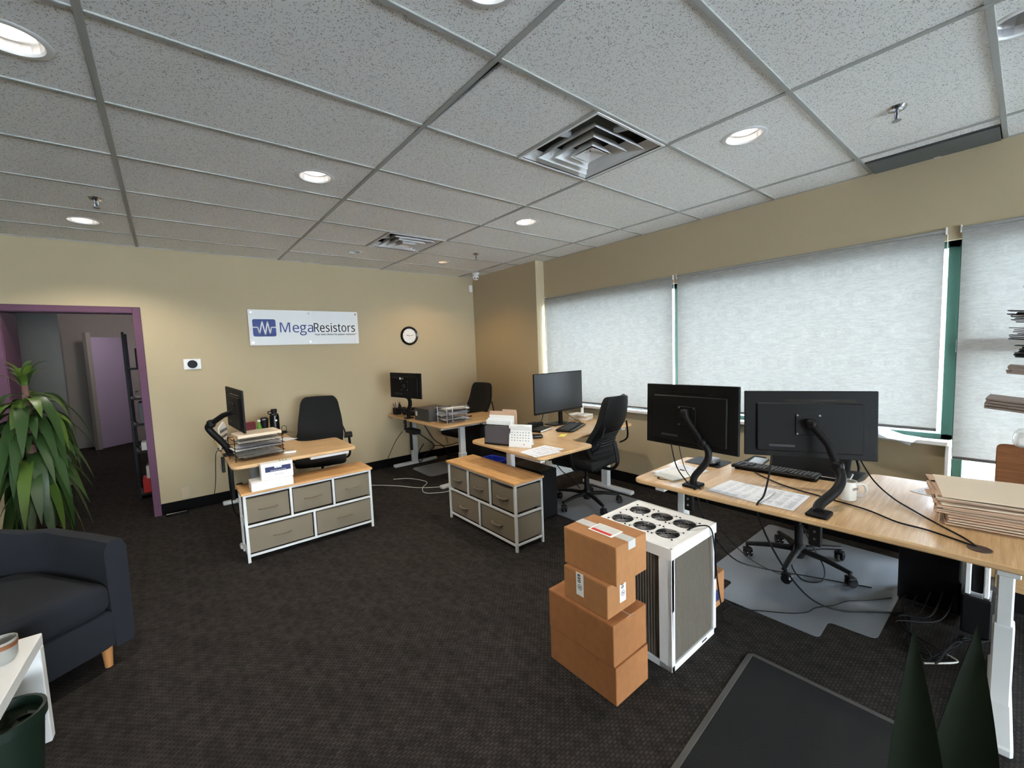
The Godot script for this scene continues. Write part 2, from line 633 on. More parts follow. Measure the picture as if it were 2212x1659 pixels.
# ------------------------------------------------------------------ room shell
func shell() -> void:
	structure("floor", mb().span(-3.3, 4.25, -0.12, 0.0, -10.2, 8.6), M.carpet)
	# back wall with the doorway
	var w := mb()
	w.span(-3.3, -0.93, 0, 2.9, ZB - 0.12, ZB)
	w.span(-0.085, 4.25, 0, 2.9, ZB - 0.12, ZB)
	w.span(-0.93, -0.085, 2.04, 2.9, ZB - 0.12, ZB)
	structure("wall_back", w, M.wall)
	structure("wall_column", mb().span(XC, 4.06, 0, CE + 0.1, ZB, -2.72), M.wall)
	# window wall: solid above, a low wall under the two wide windows, glass nearly to the floor beyond
	w = mb()
	w.span(XW, 4.25, 2.13, 2.9, -4.28, 8.6)
	w.span(XW, 4.25, 0, 2.13, -4.28, -2.72)
	w.span(XW, 4.25, 0, 0.81, -2.72, 1.03)
	w.span(XW, 4.25, 0, 0.12, 1.03, 2.31)
	w.span(XW, 4.25, 0, 2.13, 2.31, 8.6)
	structure("wall_right", w, M.wall)
	structure("wall_left", mb().span(-3.42, -3.3, 0, 2.9, ZB - 0.12, 8.6), M.wall)
	# end wall behind the camera; its unseen shopfront opening is added for fill daylight
	structure("wall_front", mb().span(-3.42, 4.25, 2.4, 2.9, 8.6, 8.72).span(-3.42, 4.25, 0, 0.12, 8.6, 8.72).span(-3.42, -2.6, 0.12, 2.4, 8.6, 8.72).span(4.0, 4.25, 0.12, 2.4, 8.6, 8.72), M.wall)
	# base boards
	structure("baseboard_back", mb().span(-0.028, XC, 0.0, 0.115, ZB, ZB + 0.012, 0.003), M.base)
	structure("baseboard_column", mb().span(XC - 0.012, XC, 0.0, 0.115, ZB, -2.72, 0.003), M.base)
	structure("baseboard_right", mb().span(XW - 0.012, XW, 0.0, 0.115, -2.72, 1.03, 0.003), M.base)
	structure("baseboard_left", mb().span(-3.3, -3.288, 0.0, 0.115, ZB, 8.6, 0.003), M.base)
	# painted doorway casing
	var t := structure("trim_1")
	part(t, "casing", mb().span(-0.087, -0.028, 0.0, 2.092, ZB - 0.002, ZB + 0.012, 0.003), M.purple)
	part(t, "casing", mb().span(-1.02, -0.087, 2.035, 2.092, ZB - 0.002, ZB + 0.012, 0.003), M.purple)
	part(t, "casing", mb().span(-1.02, -0.93, 0.0, 2.035, ZB - 0.002, ZB + 0.012, 0.003), M.purple)
	part(t, "jamb", mb().span(-0.96, -0.925, 0.0, 2.035, -4.66, ZB), M.purple)
	part(t, "jamb", mb().span(-0.089, -0.06, 0.0, 2.035, -4.29, ZB), M.purple)
	part(t, "head_jamb", mb().span(-0.93, -0.085, 2.03, 2.06, -4.29, ZB), M.purple)

func windows() -> void:
	# outside: pale paving and a pale building far across it, which the uncovered glass looks out on
	structure("pavement", mb().span(4.25, 40.0, -0.4, -0.12, -30, 35).span(-30.0, 4.25, -0.4, -0.12, 8.72, 35), mat(rgb(238, 240, 243), 0.9))
	var frames := [
		{"z0": -2.72, "z1": -0.868, "y0": 0.84},
		{"z0": -0.868, "z1": 1.055, "y0": 0.84},
		{"z0": 1.055, "z1": 2.30, "y0": 0.15, "bar": 1.46}
		]
	var n := 1
	for f in frames:
		var o := structure("window_%d" % n)
		n += 1
		var z0: float = f.z0
		var z1: float = f.z1
		var y0: float = f.y0
		part(o, "jamb", mb().span(4.08, 4.15, y0, 2.13, z0, z0 + (0.03 if n < 4 else 0.05), 0.003), M.teal)
		part(o, "jamb", mb().span(4.08, 4.15, y0, 2.13, z1 - (0.030 if n == 2 else 0.055), z1, 0.003), M.teal)
		part(o, "head", mb().span(4.08, 4.15, 2.085, 2.13, z0, z1, 0.003), M.teal)
		part(o, "sill_rail", mb().span(4.08, 4.15, y0, y0 + 0.035, z0, z1, 0.003), M.teal)
		if f.has("bar"): part(o, "transom", mb().span(4.044, 4.15, f.bar - 0.045, f.bar + 0.045, z0, z1, 0.003), M.teal)
		part(o, "pane", mb().span(4.112, 4.118, y0 + 0.02, 2.10, z0 + 0.01, z1 - 0.01), M.glass)
	var added_glazing := structure("window_%d" % n)  # unseen glazing, added to let sky light reach the back wall and ceiling
	for x in [-2.6, -1.0, 0.6, 2.2, 3.95]: part(added_glazing, "mullion", mb().span(x, x + 0.05, 0.12, 2.4, 8.62, 8.70, 0.003), M.teal)
	for y in [0.12, 2.35]: part(added_glazing, "rail", mb().span(-2.6, 4.0, y, y + 0.05, 8.62, 8.70, 0.003), M.teal)
	part(added_glazing, "pane", mb().span(-2.58, 3.98, 0.14, 2.38, 8.657, 8.663), M.glass)
	# the white ledge that runs under the two wide windows and returns down the end of the low wall
	var s := structure("trim_2")
	part(s, "window_ledge", mb().span(3.99, 4.12, 0.81, 0.838, -2.72, 1.045, 0.004), M.white)
	part(s, "end_board", mb().span(4.02, 4.12, 0.0, 0.81, 1.03, 1.05, 0.003), M.white)
	# reveal of the column, left in the wall colour
	# blinds
	var names := ["white woven roller blind on the far window beside the column", "widest white roller blind, behind the two monitors seen from the back", "white roller blind at the right edge, hanging lower than its neighbours"]
	var spans := [[-2.69, -0.893, 0.865], [-0.842, 0.985, 0.905], [1.062, 2.30, 0.735]]
	for k in 3:
		var b: Array = spans[k]
		var t := thing("roller_blind", names[k], "blind", Vector3(4.036, 0, (b[0] + b[1]) * 0.5), 0, "roller blinds on the windows")
		var w: float = b[1] - b[0]
		var cl := mb()
		for i in 12:
			var za := -w * 0.5 + w * i / 12.0
			var zc := za + w / 12.0
			cl.quad(V(0, b[2], zc), V(0, b[2], za), V(0, 2.19, za), V(0, 2.19, zc))
		part(t, "fabric", cl, M.blind)
		part(t, "hem_bar", mb().box(V(0, b[2], 0), V(0.012, 0.022, w + 0.004), 0.004), M.steel)
		part(t, "roller_tube", mb().tube([V(0.0, 2.19, -w * 0.5), V(0.0, 2.19, w * 0.5)], 0.012, 12), M.blind)
		for e in [-1.0, 1.0]:
			part(t, "bracket", mb().box(V(0.004, 2.19, e * (w * 0.5 + 0.006)), V(0.020, 0.045, 0.008), 0.002), M.white)
		part(t, "chain", mb().tube([V(0.008, 2.17, w * 0.5 + 0.012), V(0.008, 1.5, w * 0.5 + 0.016), V(0.008, 1.1, w * 0.5 + 0.014)], 0.002, 5), M.white)

# ------------------------------------------------------------------ ceiling
func ceiling() -> void:
	var c := structure("ceiling")
	part(c, "slab", mb().span(-3.42, 4.25, 2.9, 3.0, -10.3, 8.72), M.dust)
	var xs := [-3.3, -2.4384, -1.2192, 0.0, 1.2192, 2.4384, 3.6576, XW]
	var zs := [ZB]
	for k in 20: zs.append(-3.6576 + k * 0.6096)
	zs.append(8.6)
	var holes := [[0.95, -1.542, 0.098], [2.722, -1.542, 0.098], [2.718, 0.303, 0.098], [-0.285, -3.374, 0.098], [-0.205, -0.913, 0.098], [0.985, 0.262, 0.098], [2.68, 1.30, 0.098], [1.82, -3.369, 0.062], [2.928, -3.371, 0.062]]
	var plain := {}
	for i in xs.size() - 1:
		for j in zs.size() - 1:
			var x0: float = xs[i] + 0.004
			var x1: float = xs[i + 1] - 0.004
			var z0: float = zs[j] + 0.004
			var z1: float = zs[j + 1] - 0.004
			var cx: float = (x0 + x1) * 0.5
			var cz: float = (z0 + z1) * 0.5
			# the two air diffusers fill the half of a bay next to the third runner
			if (absf(cz + 0.305) < 0.1 or absf(cz + 2.743) < 0.1) and absf(cx - 1.829) < 0.1: x1 = 1.832
			# the return grille takes most of a bay by the window wall
			if i == 6 and absf(cz - 0.914) < 0.1: x1 = 3.775
			# one tile by the nearer diffuser sits askew on the runner
			var slipped: bool = x1 == 1.832 and absf(cz + 0.305) < 0.1
			if slipped: x0 += 0.026
			var hole := []
			for h in holes:
				if h[0] > x0 and h[0] < x1 and h[1] > z0 and h[1] < z1: hole = h
			var y := CE + 0.006
			if hole.is_empty():
				var key := Vector2i(roundi((x1 - x0) * 1000), roundi((z1 - z0) * 1000))
				if not plain.has(key): plain[key] = mb().box(Vector3.ZERO, V(x1 - x0, 0.016, z1 - z0), 0.003).mesh()
				part(c, "ceiling_tile", plain[key], M.tile, V((x0 + x1) * 0.5, y + 0.008, (z0 + z1) * 0.5), V(0, 0.030 if slipped else 0.0, 0))
			else:
				part(c, "ceiling_tile", holed(x0, x1, z0, z1, hole, y, 0.016), M.tile)
	# runners and cross tees
	for x in xs.slice(1, 7): part(c, "main_runner", mb().box(V(x, CE + 0.004, 2.219), V(0.024, 0.008, 12.76), 0.0015), M.grid)
	for j in range(1, zs.size() - 1):
		for i in xs.size() - 1:
			part(c, "cross_tee", mb().box(V((xs[i] + xs[i + 1]) * 0.5, CE + 0.004, zs[j]), V(xs[i + 1] - xs[i] - 0.025, 0.008, 0.024), 0.0015), M.grid)
	part(c, "cross_tee", mb().box(V(1.8288, CE + 0.004, -0.305), V(0.022, 0.008, 0.585), 0.0015), M.grid)
	part(c, "cross_tee", mb().box(V(1.8288, CE + 0.004, -2.743), V(0.022, 0.008, 0.585), 0.0015), M.grid)
	# wall angles
	part(c, "wall_angle", mb().span(-3.3, XW, CE, CE + 0.02, ZB, ZB + 0.012), M.grid)
	part(c, "wall_angle", mb().span(XW - 0.012, XW, CE, CE + 0.02, ZB, 8.6), M.grid)
	# downlights
	var labels := ["lit recessed ceiling downlight above the wall sign, nearest the middle runner", "lit recessed ceiling downlight just left of the column top", "lit recessed ceiling downlight to the right of the large air diffuser", "lit recessed ceiling downlight above the purple doorway", "lit recessed ceiling downlight cut by the left edge of the picture", "dim recessed ceiling downlight at the top edge of the picture", "unlit chrome ceiling downlight in the top right corner", "small unlit ceiling spotlight beside the far air diffuser", "small warm ceiling spotlight above the wall clock"]
	var states := [1, 1, 1, 1, 1, 0.35, 0, 0, 2]
	for k in holes.size():
		var h: Array = holes[k]
		downlight(h, states[k], labels[k])
	diffuser(V(2.131, CE, -0.305), "large square white ceiling air diffuser with dusty louvres, near the middle of the ceiling")
	diffuser(V(2.131, CE, -2.743), "far square ceiling air diffuser, close to the back wall")
	# return grille
	var g := thing("return_grille", "long grey slotted air grille in the ceiling above the windows", "vent", V(3.915, CE, 0.914))
	part(g, "frame", mb().span(-0.138, 0.13, 0.0, 0.012, -0.29, 0.29, 0.002).span(-0.14, -0.125, -0.004, 0.012, -0.292, 0.292, 0.002), M.dark_grey)
	for k in 26: part(g, "slat", mb().box(V(-0.118 + k * 0.0096, -0.004, 0), V(0.0034, 0.010, 0.575)), M.grille)
	part(g, "latch", mb().box(V(0.118, -0.008, 0.02), V(0.014, 0.006, 0.03), 0.002), M.white)
	sprinkler(V(-0.153, CE, -2.708), "chrome sprinkler head above the doorway side of the ceiling")
	sprinkler(V(3.058, CE, 0.887), "chrome sprinkler head nearest the long ceiling grille")
	sprinkler(V(3.029, CE, -2.786), "chrome sprinkler head above the far corner desk")
	var cm := thing("dome_camera", "small white security camera hanging from the ceiling in the far corner", "camera", V(3.707, CE, -3.787))
	part(cm, "mount", mb().lathe([Vector2(0, -0.028), Vector2(0.045, -0.028), Vector2(0.055, 0.0), Vector2(0, 0)]), M.white)
	part(cm, "housing", mb().soft(V(-0.01, -0.062, 0.015), V(0.085, 0.085, 0.085), 0.042, 8), M.white)
	for s in [-1.0, 1.0]: part(cm, "lens", mb().soft(V(-0.022 + s * 0.014, -0.080, 0.045 + s * 0.010), V(0.02, 0.02, 0.02), 0.01, 5), M.black_gloss)

# a tile with a round hole
func holed(x0: float, x1: float, z0: float, z1: float, h: Array, y: float, t: float) -> MB:
	var m := mb()
	var c := Vector2(h[0], h[1])
	var r: float = h[2] - 0.004
	var angles := []
	for k in 32: angles.append(TAU * k / 32.0)
	for q in [[x0, z0], [x1, z0], [x1, z1], [x0, z1]]: angles.append(fposmod((Vector2(q[0], q[1]) - c).angle(), TAU))
	angles.sort()
	var out := []
	var inn := []
	for a in angles:
		var d := Vector2(cos(a), sin(a))
		var tx: float = ((x1 if d.x > 0 else x0) - c.x) / d.x if absf(d.x) > 1e-6 else 1e9
		var tz: float = ((z1 if d.y > 0 else z0) - c.y) / d.y if absf(d.y) > 1e-6 else 1e9
		out.append(c + d * minf(tx, tz))
		inn.append(c + d * r)
	var n := angles.size()
	for k in n:
		var l := (k + 1) % n
		var o := V(c.x, y + t * 0.5, c.y)
		m.face([V(inn[k].x, y, inn[k].y), V(out[k].x, y, out[k].y), V(out[l].x, y, out[l].y), V(inn[l].x, y, inn[l].y)], V(inn[k].x, y + 1, inn[k].y))
		m.face([V(inn[k].x, y + t, inn[k].y), V(out[k].x, y + t, out[k].y), V(out[l].x, y + t, out[l].y), V(inn[l].x, y + t, inn[l].y)], V(inn[k].x, y - 1, inn[k].y))
		m.face([V(inn[k].x, y, inn[k].y), V(inn[l].x, y, inn[l].y), V(inn[l].x, y + t, inn[l].y), V(inn[k].x, y + t, inn[k].y)], V(out[k].x * 2.0 - c.x, y, out[k].y * 2.0 - c.y))
		m.face([V(out[k].x, y, out[k].y), V(out[l].x, y, out[l].y), V(out[l].x, y + t, out[l].y), V(out[k].x, y + t, out[k].y)], o)
	return m

func downlight(h: Array, state: float, label: String) -> void:
	var r: float = h[2]
	var t := thing("downlight", label, "ceiling light", V(h[0], CE + 0.006, h[1]), 0, "recessed downlights")
	part(t, "trim_ring", mb().lathe([Vector2(r - 0.010, 0.004), Vector2(r - 0.006, -0.004), Vector2(r + 0.010, -0.004), Vector2(r + 0.016, 0.0), Vector2(r + 0.016, 0.002)], Vector3.ZERO, 40), M.white)
	# fluted reflector bowl going up into the ceiling
	var m := mb()
	m.crease = 0.97
	var prof := [Vector2(r - 0.008, 0.0), Vector2(r * 0.90, 0.035), Vector2(r * 0.72, 0.07), Vector2(r * 0.5, 0.095)]
	var n := 36
	for i in prof.size() - 1:
		for j in n:
			var pts := []
			for q in [[i, j], [i, j + 1], [i + 1, j + 1], [i + 1, j]]:
				var a: float = TAU * q[1] / n
				var p: Vector2 = prof[q[0]]
				var rr: float = p.x * (1.0 + (0.02 if int(q[1]) % 2 == 0 else 0.0))
				pts.append(V(cos(a) * rr, p.y, sin(a) * rr))
			m.face(pts, pts[0] * 3.0)
	part(t, "reflector", m, M.reflector)
	part(t, "can", mb().lathe([Vector2(r * 0.5, 0.10), Vector2(r + 0.004, 0.10), Vector2(r + 0.004, 0.004)], Vector3.ZERO, 24), M.white)
	var lamp: Material = M.lamp_off if state == 0.0 else (M.lamp_warm if state == 2.0 else M.lamp_on)
	part(t, "lamp", mb().lathe([Vector2(0, 0.022), Vector2(r * 0.55, 0.025), Vector2(r * 0.74, 0.036), Vector2(0, 0.050)] if state > 0.0 else [Vector2(0, 0.072), Vector2(r * 0.36, 0.076), Vector2(r * 0.52, 0.094), Vector2(0, 0.097)], Vector3.ZERO, 24), lamp)
	if state > 0.0:
		var s := SpotLight3D.new()
		s.name = "lamp_light"
		s.position = V(0, -0.008, 0)
		s.rotation.x = -PI / 2
		s.spot_angle = 66.0
		s.spot_angle_attenuation = 0.6
		s.spot_range = 12.0
		s.spot_attenuation = 2.0
		s.light_size = r * 0.4
		s.light_color = Color(1.0, 0.80, 0.52) if state == 2.0 else Color(1.0, 0.96, 0.90)
		s.light_energy = 0.12 if state == 2.0 else 0.25 * state
		s.shadow_enabled = true
		t.add_child(s)

func diffuser(at: Vector3, label: String) -> void:
	var t := thing("air_diffuser", label, "vent", at, 0, "square ceiling air diffusers")
	# a flat outer rim, then sloping square louvres one inside another, a small pyramid in the middle
	part(t, "plenum_box", mb().span(-0.29, 0.29, 0.13, 0.15, -0.29, 0.29).span(-0.292, -0.284, 0.0, 0.15, -0.29, 0.29).span(0.284, 0.292, 0.0, 0.15, -0.29, 0.29).span(-0.29, 0.29, 0, 0.15, -0.292, -0.284).span(-0.29, 0.29, 0, 0.15, 0.284, 0.292), M.dust)
	var ring := func(a: float, ya: float, b: float, yb: float, th: float) -> MB:
		var m := mb()
		for k in 4:
			var q0 := [Vector2(-1, -1), Vector2(1, -1), Vector2(1, 1), Vector2(-1, 1)][k] as Vector2
			var q1 := [Vector2(1, -1), Vector2(1, 1), Vector2(-1, 1), Vector2(-1, -1)][k] as Vector2
			var lo := [V(q0.x * a, ya, q0.y * a), V(q1.x * a, ya, q1.y * a), V(q1.x * b, yb, q1.y * b), V(q0.x * b, yb, q0.y * b)]
			var hi := []
			for p in lo: hi.append(p + V(0, th, 0))
			m.face(lo, V(0, 10, 0))
			m.face(hi, V(0, -10, 0))
			m.face([lo[0], lo[1], hi[1], hi[0]], Vector3.ZERO)
			m.face([lo[3], lo[2], hi[2], hi[3]], (lo[3] + lo[2]))
		return m
	part(t, "rim", ring.call(0.294, -0.002, 0.235, 0.045, 0.002), M.white)
	part(t, "rim_edge", ring.call(0.297, -0.004, 0.284, -0.004, 0.006), M.white)
	var k := 0
	for l in [[0.214, -0.010, 0.160, 0.05], [0.146, -0.016, 0.10, 0.045], [0.082, -0.020, 0.045, 0.03]]:
		part(t, "louvre", ring.call(l[0], l[1], l[1 + 1], l[3], 0.003), M.white)
		k += 1
	part(t, "centre_plate", ring.call(0.066, -0.020, 0.004, 0.006, 0.002), M.white)
	part(t, "centre_screw", mb().disc(V(0, -0.002, 0), 0.006, 0.006, 10), M.steel)
	for s in [[0.21, 0.0], [-0.21, 0.0], [0.0, 0.21], [0.0, -0.21]]:
		part(t, "spring_clip", mb().tube([V(s[0] * 0.85, 0.05, s[1] * 0.85), V(s[0] * 1.2, 0.035, s[1] * 1.2)], 0.02, 8), M.white)

func sprinkler(at: Vector3, label: String) -> void:
	var t := thing("sprinkler_head", label, "sprinkler", at, 0.6, "ceiling sprinklers")
	part(t, "escutcheon", mb().lathe([Vector2(0, -0.010), Vector2(0.016, -0.012), Vector2(0.034, -0.006), Vector2(0.040, 0.006), Vector2(0, 0.006)]), M.chrome)
	part(t, "frame", mb().tube(curve([V(-0.008, -0.01, 0), V(-0.012, -0.03, 0), V(-0.009, -0.045, 0), V(0, -0.055, 0)], 3), 0.0032, 6).tube(curve([V(0.008, -0.01, 0), V(0.012, -0.03, 0), V(0.009, -0.045, 0), V(0, -0.055, 0)], 3), 0.0032, 6), M.steel)
	part(t, "bulb", mb().tube([V(0, -0.012, 0), V(0, -0.05, 0)], 0.003, 6), M.dark_grey)
	part(t, "deflector", mb().lathe([Vector2(0, -0.062), Vector2(0.019, -0.060), Vector2(0.019, -0.057), Vector2(0, -0.055)], Vector3.ZERO, 16), M.steel)

# ------------------------------------------------------------------ corridor behind the doorway
func hallway() -> void:
	structure("wall_corridor_far", mb().span(-3.3, 1.2, 0, 2.9, -9.95, -9.85), M.hall)
	structure("wall_corridor_right", mb().span(0.42, 0.54, 0, 2.9, -9.85, ZB - 0.12), M.hall)
	structure("wall_corridor_left", mb().span(-3.3, -0.90, 0, 2.9, -6.62, -6.5).span(-3.42, -3.3, 0, 2.9, -9.95, ZB - 0.12), M.hall)
	structure("ceiling_corridor", mb().span(-3.3, 0.42, CE, CE + 0.05, -9.85, ZB - 0.12), M.hall)
	var d := structure("door_1")
	d.position = V(-0.91, 0, -9.42)
	d.rotation.y = 0.75
	part(d, "door_leaf", mb().span(0.0, 0.80, 0.01, 2.06, -0.02, 0.02, 0.003), M.lilac)
	part(d, "handle", mb().tube([V(0.74, 1.0, 0.02), V(0.74, 1.0, 0.06), V(0.64, 1.0, 0.06)], 0.009, 8), M.steel)
	part(d, "casing", mb().span(-0.08, -0.01, 0.0, 2.14, -0.05, 0.03, 0.003), M.hall)
	# the lamp down the corridor that lights the lilac door
	var l := thing("corridor_light", "round ceiling lamp far down the corridor", "ceiling light", V(-0.55, CE, -8.2))
	part(l, "lamp", mb().lathe([Vector2(0, -0.05), Vector2(0.12, -0.045), Vector2(0.15, -0.01), Vector2(0.15, 0.0)]), M.lamp_on)
	var s := OmniLight3D.new()
	s.name = "lamp_light"
	s.position = V(0, -0.12, 0)
	s.omni_range = 10.0
	s.omni_attenuation = 2.0
	s.light_size = 0.12
	s.light_color = Color(1.0, 0.95, 0.95)
	s.light_energy = 0.13
	s.shadow_enabled = true
	l.add_child(s)
	# steel rack just inside the corridor
	var r := thing("shelving_rack", "black metal storage rack just inside the dark corridor", "shelf", V(-0.235, 0, -5.45))
	for x in [0.012, 0.56]:
		for z in [0.012, 0.45]: part(r, "post", mb().box(V(x, 0.95, z), V(0.022, 1.9, 0.022), 0.002), M.black)
	for y in [0.06, 0.55, 0.86, 1.16, 1.50]: part(r, "shelf_board", mb().span(0.0, 0.57, y - 0.022, y, 0.0, 0.46, 0.002), M.black)
	one("parts_box", "red and white box on the lowest shelf of the corridor rack", "box", mb().span(0, 0.34, 0, 0.16, 0, 0.22, 0.003), M.red, V(-0.19, 0.06, -5.24))
	one("parts_box", "white box standing on the red box in the corridor rack", "box", mb().span(0, 0.28, 0, 0.14, 0, 0.2, 0.003), M.paper, V(-0.15, 0.22, -5.23))
	one("parts_box", "pale flat box on the middle shelf of the corridor rack", "box", mb().span(0, 0.30, 0, 0.09, 0, 0.2, 0.003), M.paper, V(-0.17, 0.55, -5.24))
	one("parts_box", "black box on the upper shelf of the corridor rack", "box", mb().span(0, 0.3, 0, 0.22, 0, 0.3, 0.003), M.black, V(-0.14, 1.50, -5.36))
	one("binder", "white ring binder with dark label under the upper rack shelf", "binder", mb().span(0, 0.09, 0, 0.28, 0, 0.25, 0.003), M.paper, V(-0.12, 1.16, -5.3))
	one("parts_box", "dark crate on the shelf below the binder in the corridor rack", "box", mb().span(0, 0.4, 0, 0.24, 0, 0.3, 0.003), M.dark_grey, V(-0.16, 0.86, -5.34))

# ------------------------------------------------------------------ what hangs on the back wall
func wall_things() -> void:
	# company sign: x 0.866..2.076, y 1.70..2.10
	var t := thing("company_sign", "white acrylic company sign with blue wave logo on the back wall", "sign", V(1.471, 1.8985, ZB))
	part(t, "board", mb().box(V(0, 0, 0.022), V(1.21, 0.40, 0.008), 0.001), M.white)
	for x in [-0.575, 0.02, 0.575]:
		for y in [-0.168, 0.168]:
			part(t, "standoff", mb().tube([V(x, y, 0.0), V(x, y, 0.031)], 0.011, 12), M.chrome)
	var logo := part(t, "logo_square", mb().prism(rect(-0.5675, -0.3375, -0.093, 0.101, 0.022, 4), 0.0, 0.0015).turn(Transform3D(Basis(Vector3.RIGHT, PI / 2), V(0, 0, 0.0275))), M.blue)
	var z := []
	for p in [[-0.01, 0.53], [0.21, 0.53], [0.275, 0.16], [0.41, 0.86], [0.52, 0.12], [0.645, 0.86], [0.73, 0.16], [0.80, 0.53], [1.01, 0.53]]:
		z.append(V(-0.5675 + 0.23 * p[0], -0.101 + 0.194 * p[1], 0.0288))
	var wv := mb()
	for i in z.size() - 1:
		var d: Vector3 = (z[i + 1] - z[i]).normalized()
		var s := V(-d.y, d.x, 0) * 0.006
		var f := V(0, 0, 0.0008)
		var a: Vector3 = z[i] - d * 0.004
		var b: Vector3 = z[i + 1] + d * 0.004
		wv.face([a + s + f, b + s + f, b - s + f, a - s + f], V(0, 0, -5))
		wv.face([a + s, b + s, b + s + f, a + s + f], a - s)
		wv.face([a - s, b - s, b - s + f, a - s + f], a + s)
	part(logo, "logo_wave", wv, M.white)
	words(t, "lettering", "Mega", 0.361, M.blue, V(-0.1165, 0.0, 0.0268), Vector3.ZERO, 1.0, 400)
	words(t, "lettering", "Resistors", 0.491, M.ink, V(0.3135, 0.0, 0.0268), Vector3.ZERO, 1.2, 400)
	words(t, "lettering", "Your best choice for power resistors\u2122", 0.499, M.ink, V(0.327, -0.082, 0.0265), Vector3.ZERO, 1.0, 700)
	# clock
	t = thing("wall_clock", "round wall clock with a black rim on the back wall", "clock", V(2.79, 1.79, ZB))
	var k := part(t, "rim", mb().lathe([Vector2(0.098, 0.014), Vector2(0.105, 0.030), Vector2(0.118, 0.034), Vector2(0.130, 0.022), Vector2(0.130, 0.0)], Vector3.ZERO, 40), M.black_gloss)
	k.rotation.x = PI / 2
	part(t, "dial", mb().disc(Vector3.ZERO, 0.104, 0.014, 36).turn(Transform3D(Basis(Vector3.RIGHT, PI / 2), Vector3.ZERO)), M.paper)
	for h in 12:
		var a := TAU * h / 12.0
		part(t, "hour_mark", mb().box(Vector3.ZERO, V(0.004, 0.012, 0.001)), M.ink, V(sin(a) * 0.086, cos(a) * 0.086, 0.0145), V(0, 0, -a))
	part(t, "hour_hand", mb().box(V(0, 0.022, 0), V(0.006, 0.05, 0.0012)), M.ink, V(0, 0, 0.016), V(0, 0, 1.35))
	part(t, "minute_hand", mb().box(V(0, 0.034, 0), V(0.004, 0.076, 0.0012)), M.ink, V(0, 0, 0.0175), V(0, 0, -1.40))
	# thermostat
	t = thing("thermostat", "round black thermostat on a white square plate on the back wall", "thermostat", V(0.337, 1.518, ZB))
	part(t, "plate", mb().box(V(0, 0, 0.006), V(0.145, 0.108, 0.012), 0.004), M.white)
	part(t, "dial", mb().disc(Vector3.ZERO, 0.042, 0.016, 28, 0.004).turn(Transform3D(Basis(Vector3.RIGHT, PI / 2), V(0, 0, 0.012))), M.black)
	t = thing("wall_outlet", "cream power outlet low on the back wall near the doorway", "outlet", V(0.175, 0.19, ZB))
	part(t, "plate", mb().box(V(0, 0, 0.003), V(0.07, 0.115, 0.006), 0.002), mat(rgb(180, 168, 140), 0.5))
	for y in [-0.025, 0.025]: part(t, "socket", mb().box(V(0, y, 0.0065), V(0.034, 0.028, 0.002), 0.0008), M.manila)
	t = thing("motion_sensor", "small white motion sensor high in the far wall corner", "sensor", V(3.845, 2.50, ZB))
	part(t, "housing", mb().soft(V(0, 0, 0.022), V(0.06, 0.11, 0.044), 0.016, 6), M.white)
	part(t, "lens", mb().soft(V(0, -0.02, 0.044), V(0.042, 0.045, 0.008), 0.004, 4), M.paper)
	t = thing("door_stop", "black rubber wedge on the carpet beside the purple doorway", "door stop", V(0.09, 0, -4.08))
	part(t, "wedge", mb().prism(rect(-0.09, 0.09, -0.03, 0.03, 0.01), 0.0, 0.03, 0.006), M.black_gloss)

# ------------------------------------------------------------------ desks
func ldesk(at: Vector3, turn: float, label: String, S: float, L: float, a: float, b: float, u1: float, u2: float) -> Node3D:
	var t := thing("corner_desk", label, "desk", at, turn, "L-shaped sit-stand desks")
	part(t, "desk_top", mb().prism(rounded([[0, 0, 0.07], [S, 0, 0.06], [S, -a, 0.06], [b, -a, 0.30], [b, -L, 0.05], [0, -L, 0.05]], 7), DT - 0.027, DT, 0.006), M.wood)
	for u in [u1, u2]:
		part(t, "foot", mb().span(0.03, 0.68, 0.0, 0.038, -u - 0.035, -u + 0.035, 0.008), M.white_metal)
		part(t, "column", mb().box(V(0.34, 0.20, -u), V(0.085, 0.34, 0.06), 0.006), M.white_metal)
		part(t, "column", mb().box(V(0.34, 0.52, -u), V(0.072, 0.34, 0.048), 0.006), M.white_metal)
		part(t, "top_bracket", mb().span(0.05, b - 0.05, DT - 0.062, DT - 0.028, -u - 0.03, -u + 0.03, 0.003), M.white_metal)
	part(t, "side_rail", mb().span(0.31, 0.37, DT - 0.066, DT - 0.030, -u2, -u1, 0.003), M.white_metal)
	# third leg under the end of the short wing
	part(t, "top_bracket", mb().span(b - 0.05, S - 0.06, DT - 0.060, DT - 0.028, -0.10, -0.05, 0.003), M.white_metal)
	part(t, "grommet", mb().lathe([Vector2(0.024, 0.0), Vector2(0.034, 0.002), Vector2(0.036, 0.0)], V(0.11, DT, -L + 0.14), 18), M.black)
	return t

func desks() -> void:
	ldesk(V(0.445, 0, -2.44), 0.0, "maple L-shaped desk nearest the purple doorway, under the wall sign", 0.95, 1.66, 0.62, 0.62, 0.24, 1.60)
	ldesk(V(2.385, 0, -2.66), 0.0, "maple L-shaped desk in the far corner below the wall clock", 0.98, 1.47, 0.62, 0.64, 0.14, 1.40)
	ldesk(V(2.22, 0, -1.86), -PI / 2, "maple L-shaped desk standing against the far window", 0.95, 1.62, 0.61, 0.63, 0.20, 1.52)
	ldesk(V(2.335, 0, 1.47), 0.028, "large maple L-shaped desk in the right foreground with two monitors", 1.0, 1.63, 0.66, 0.68, 0.13, 1.48)

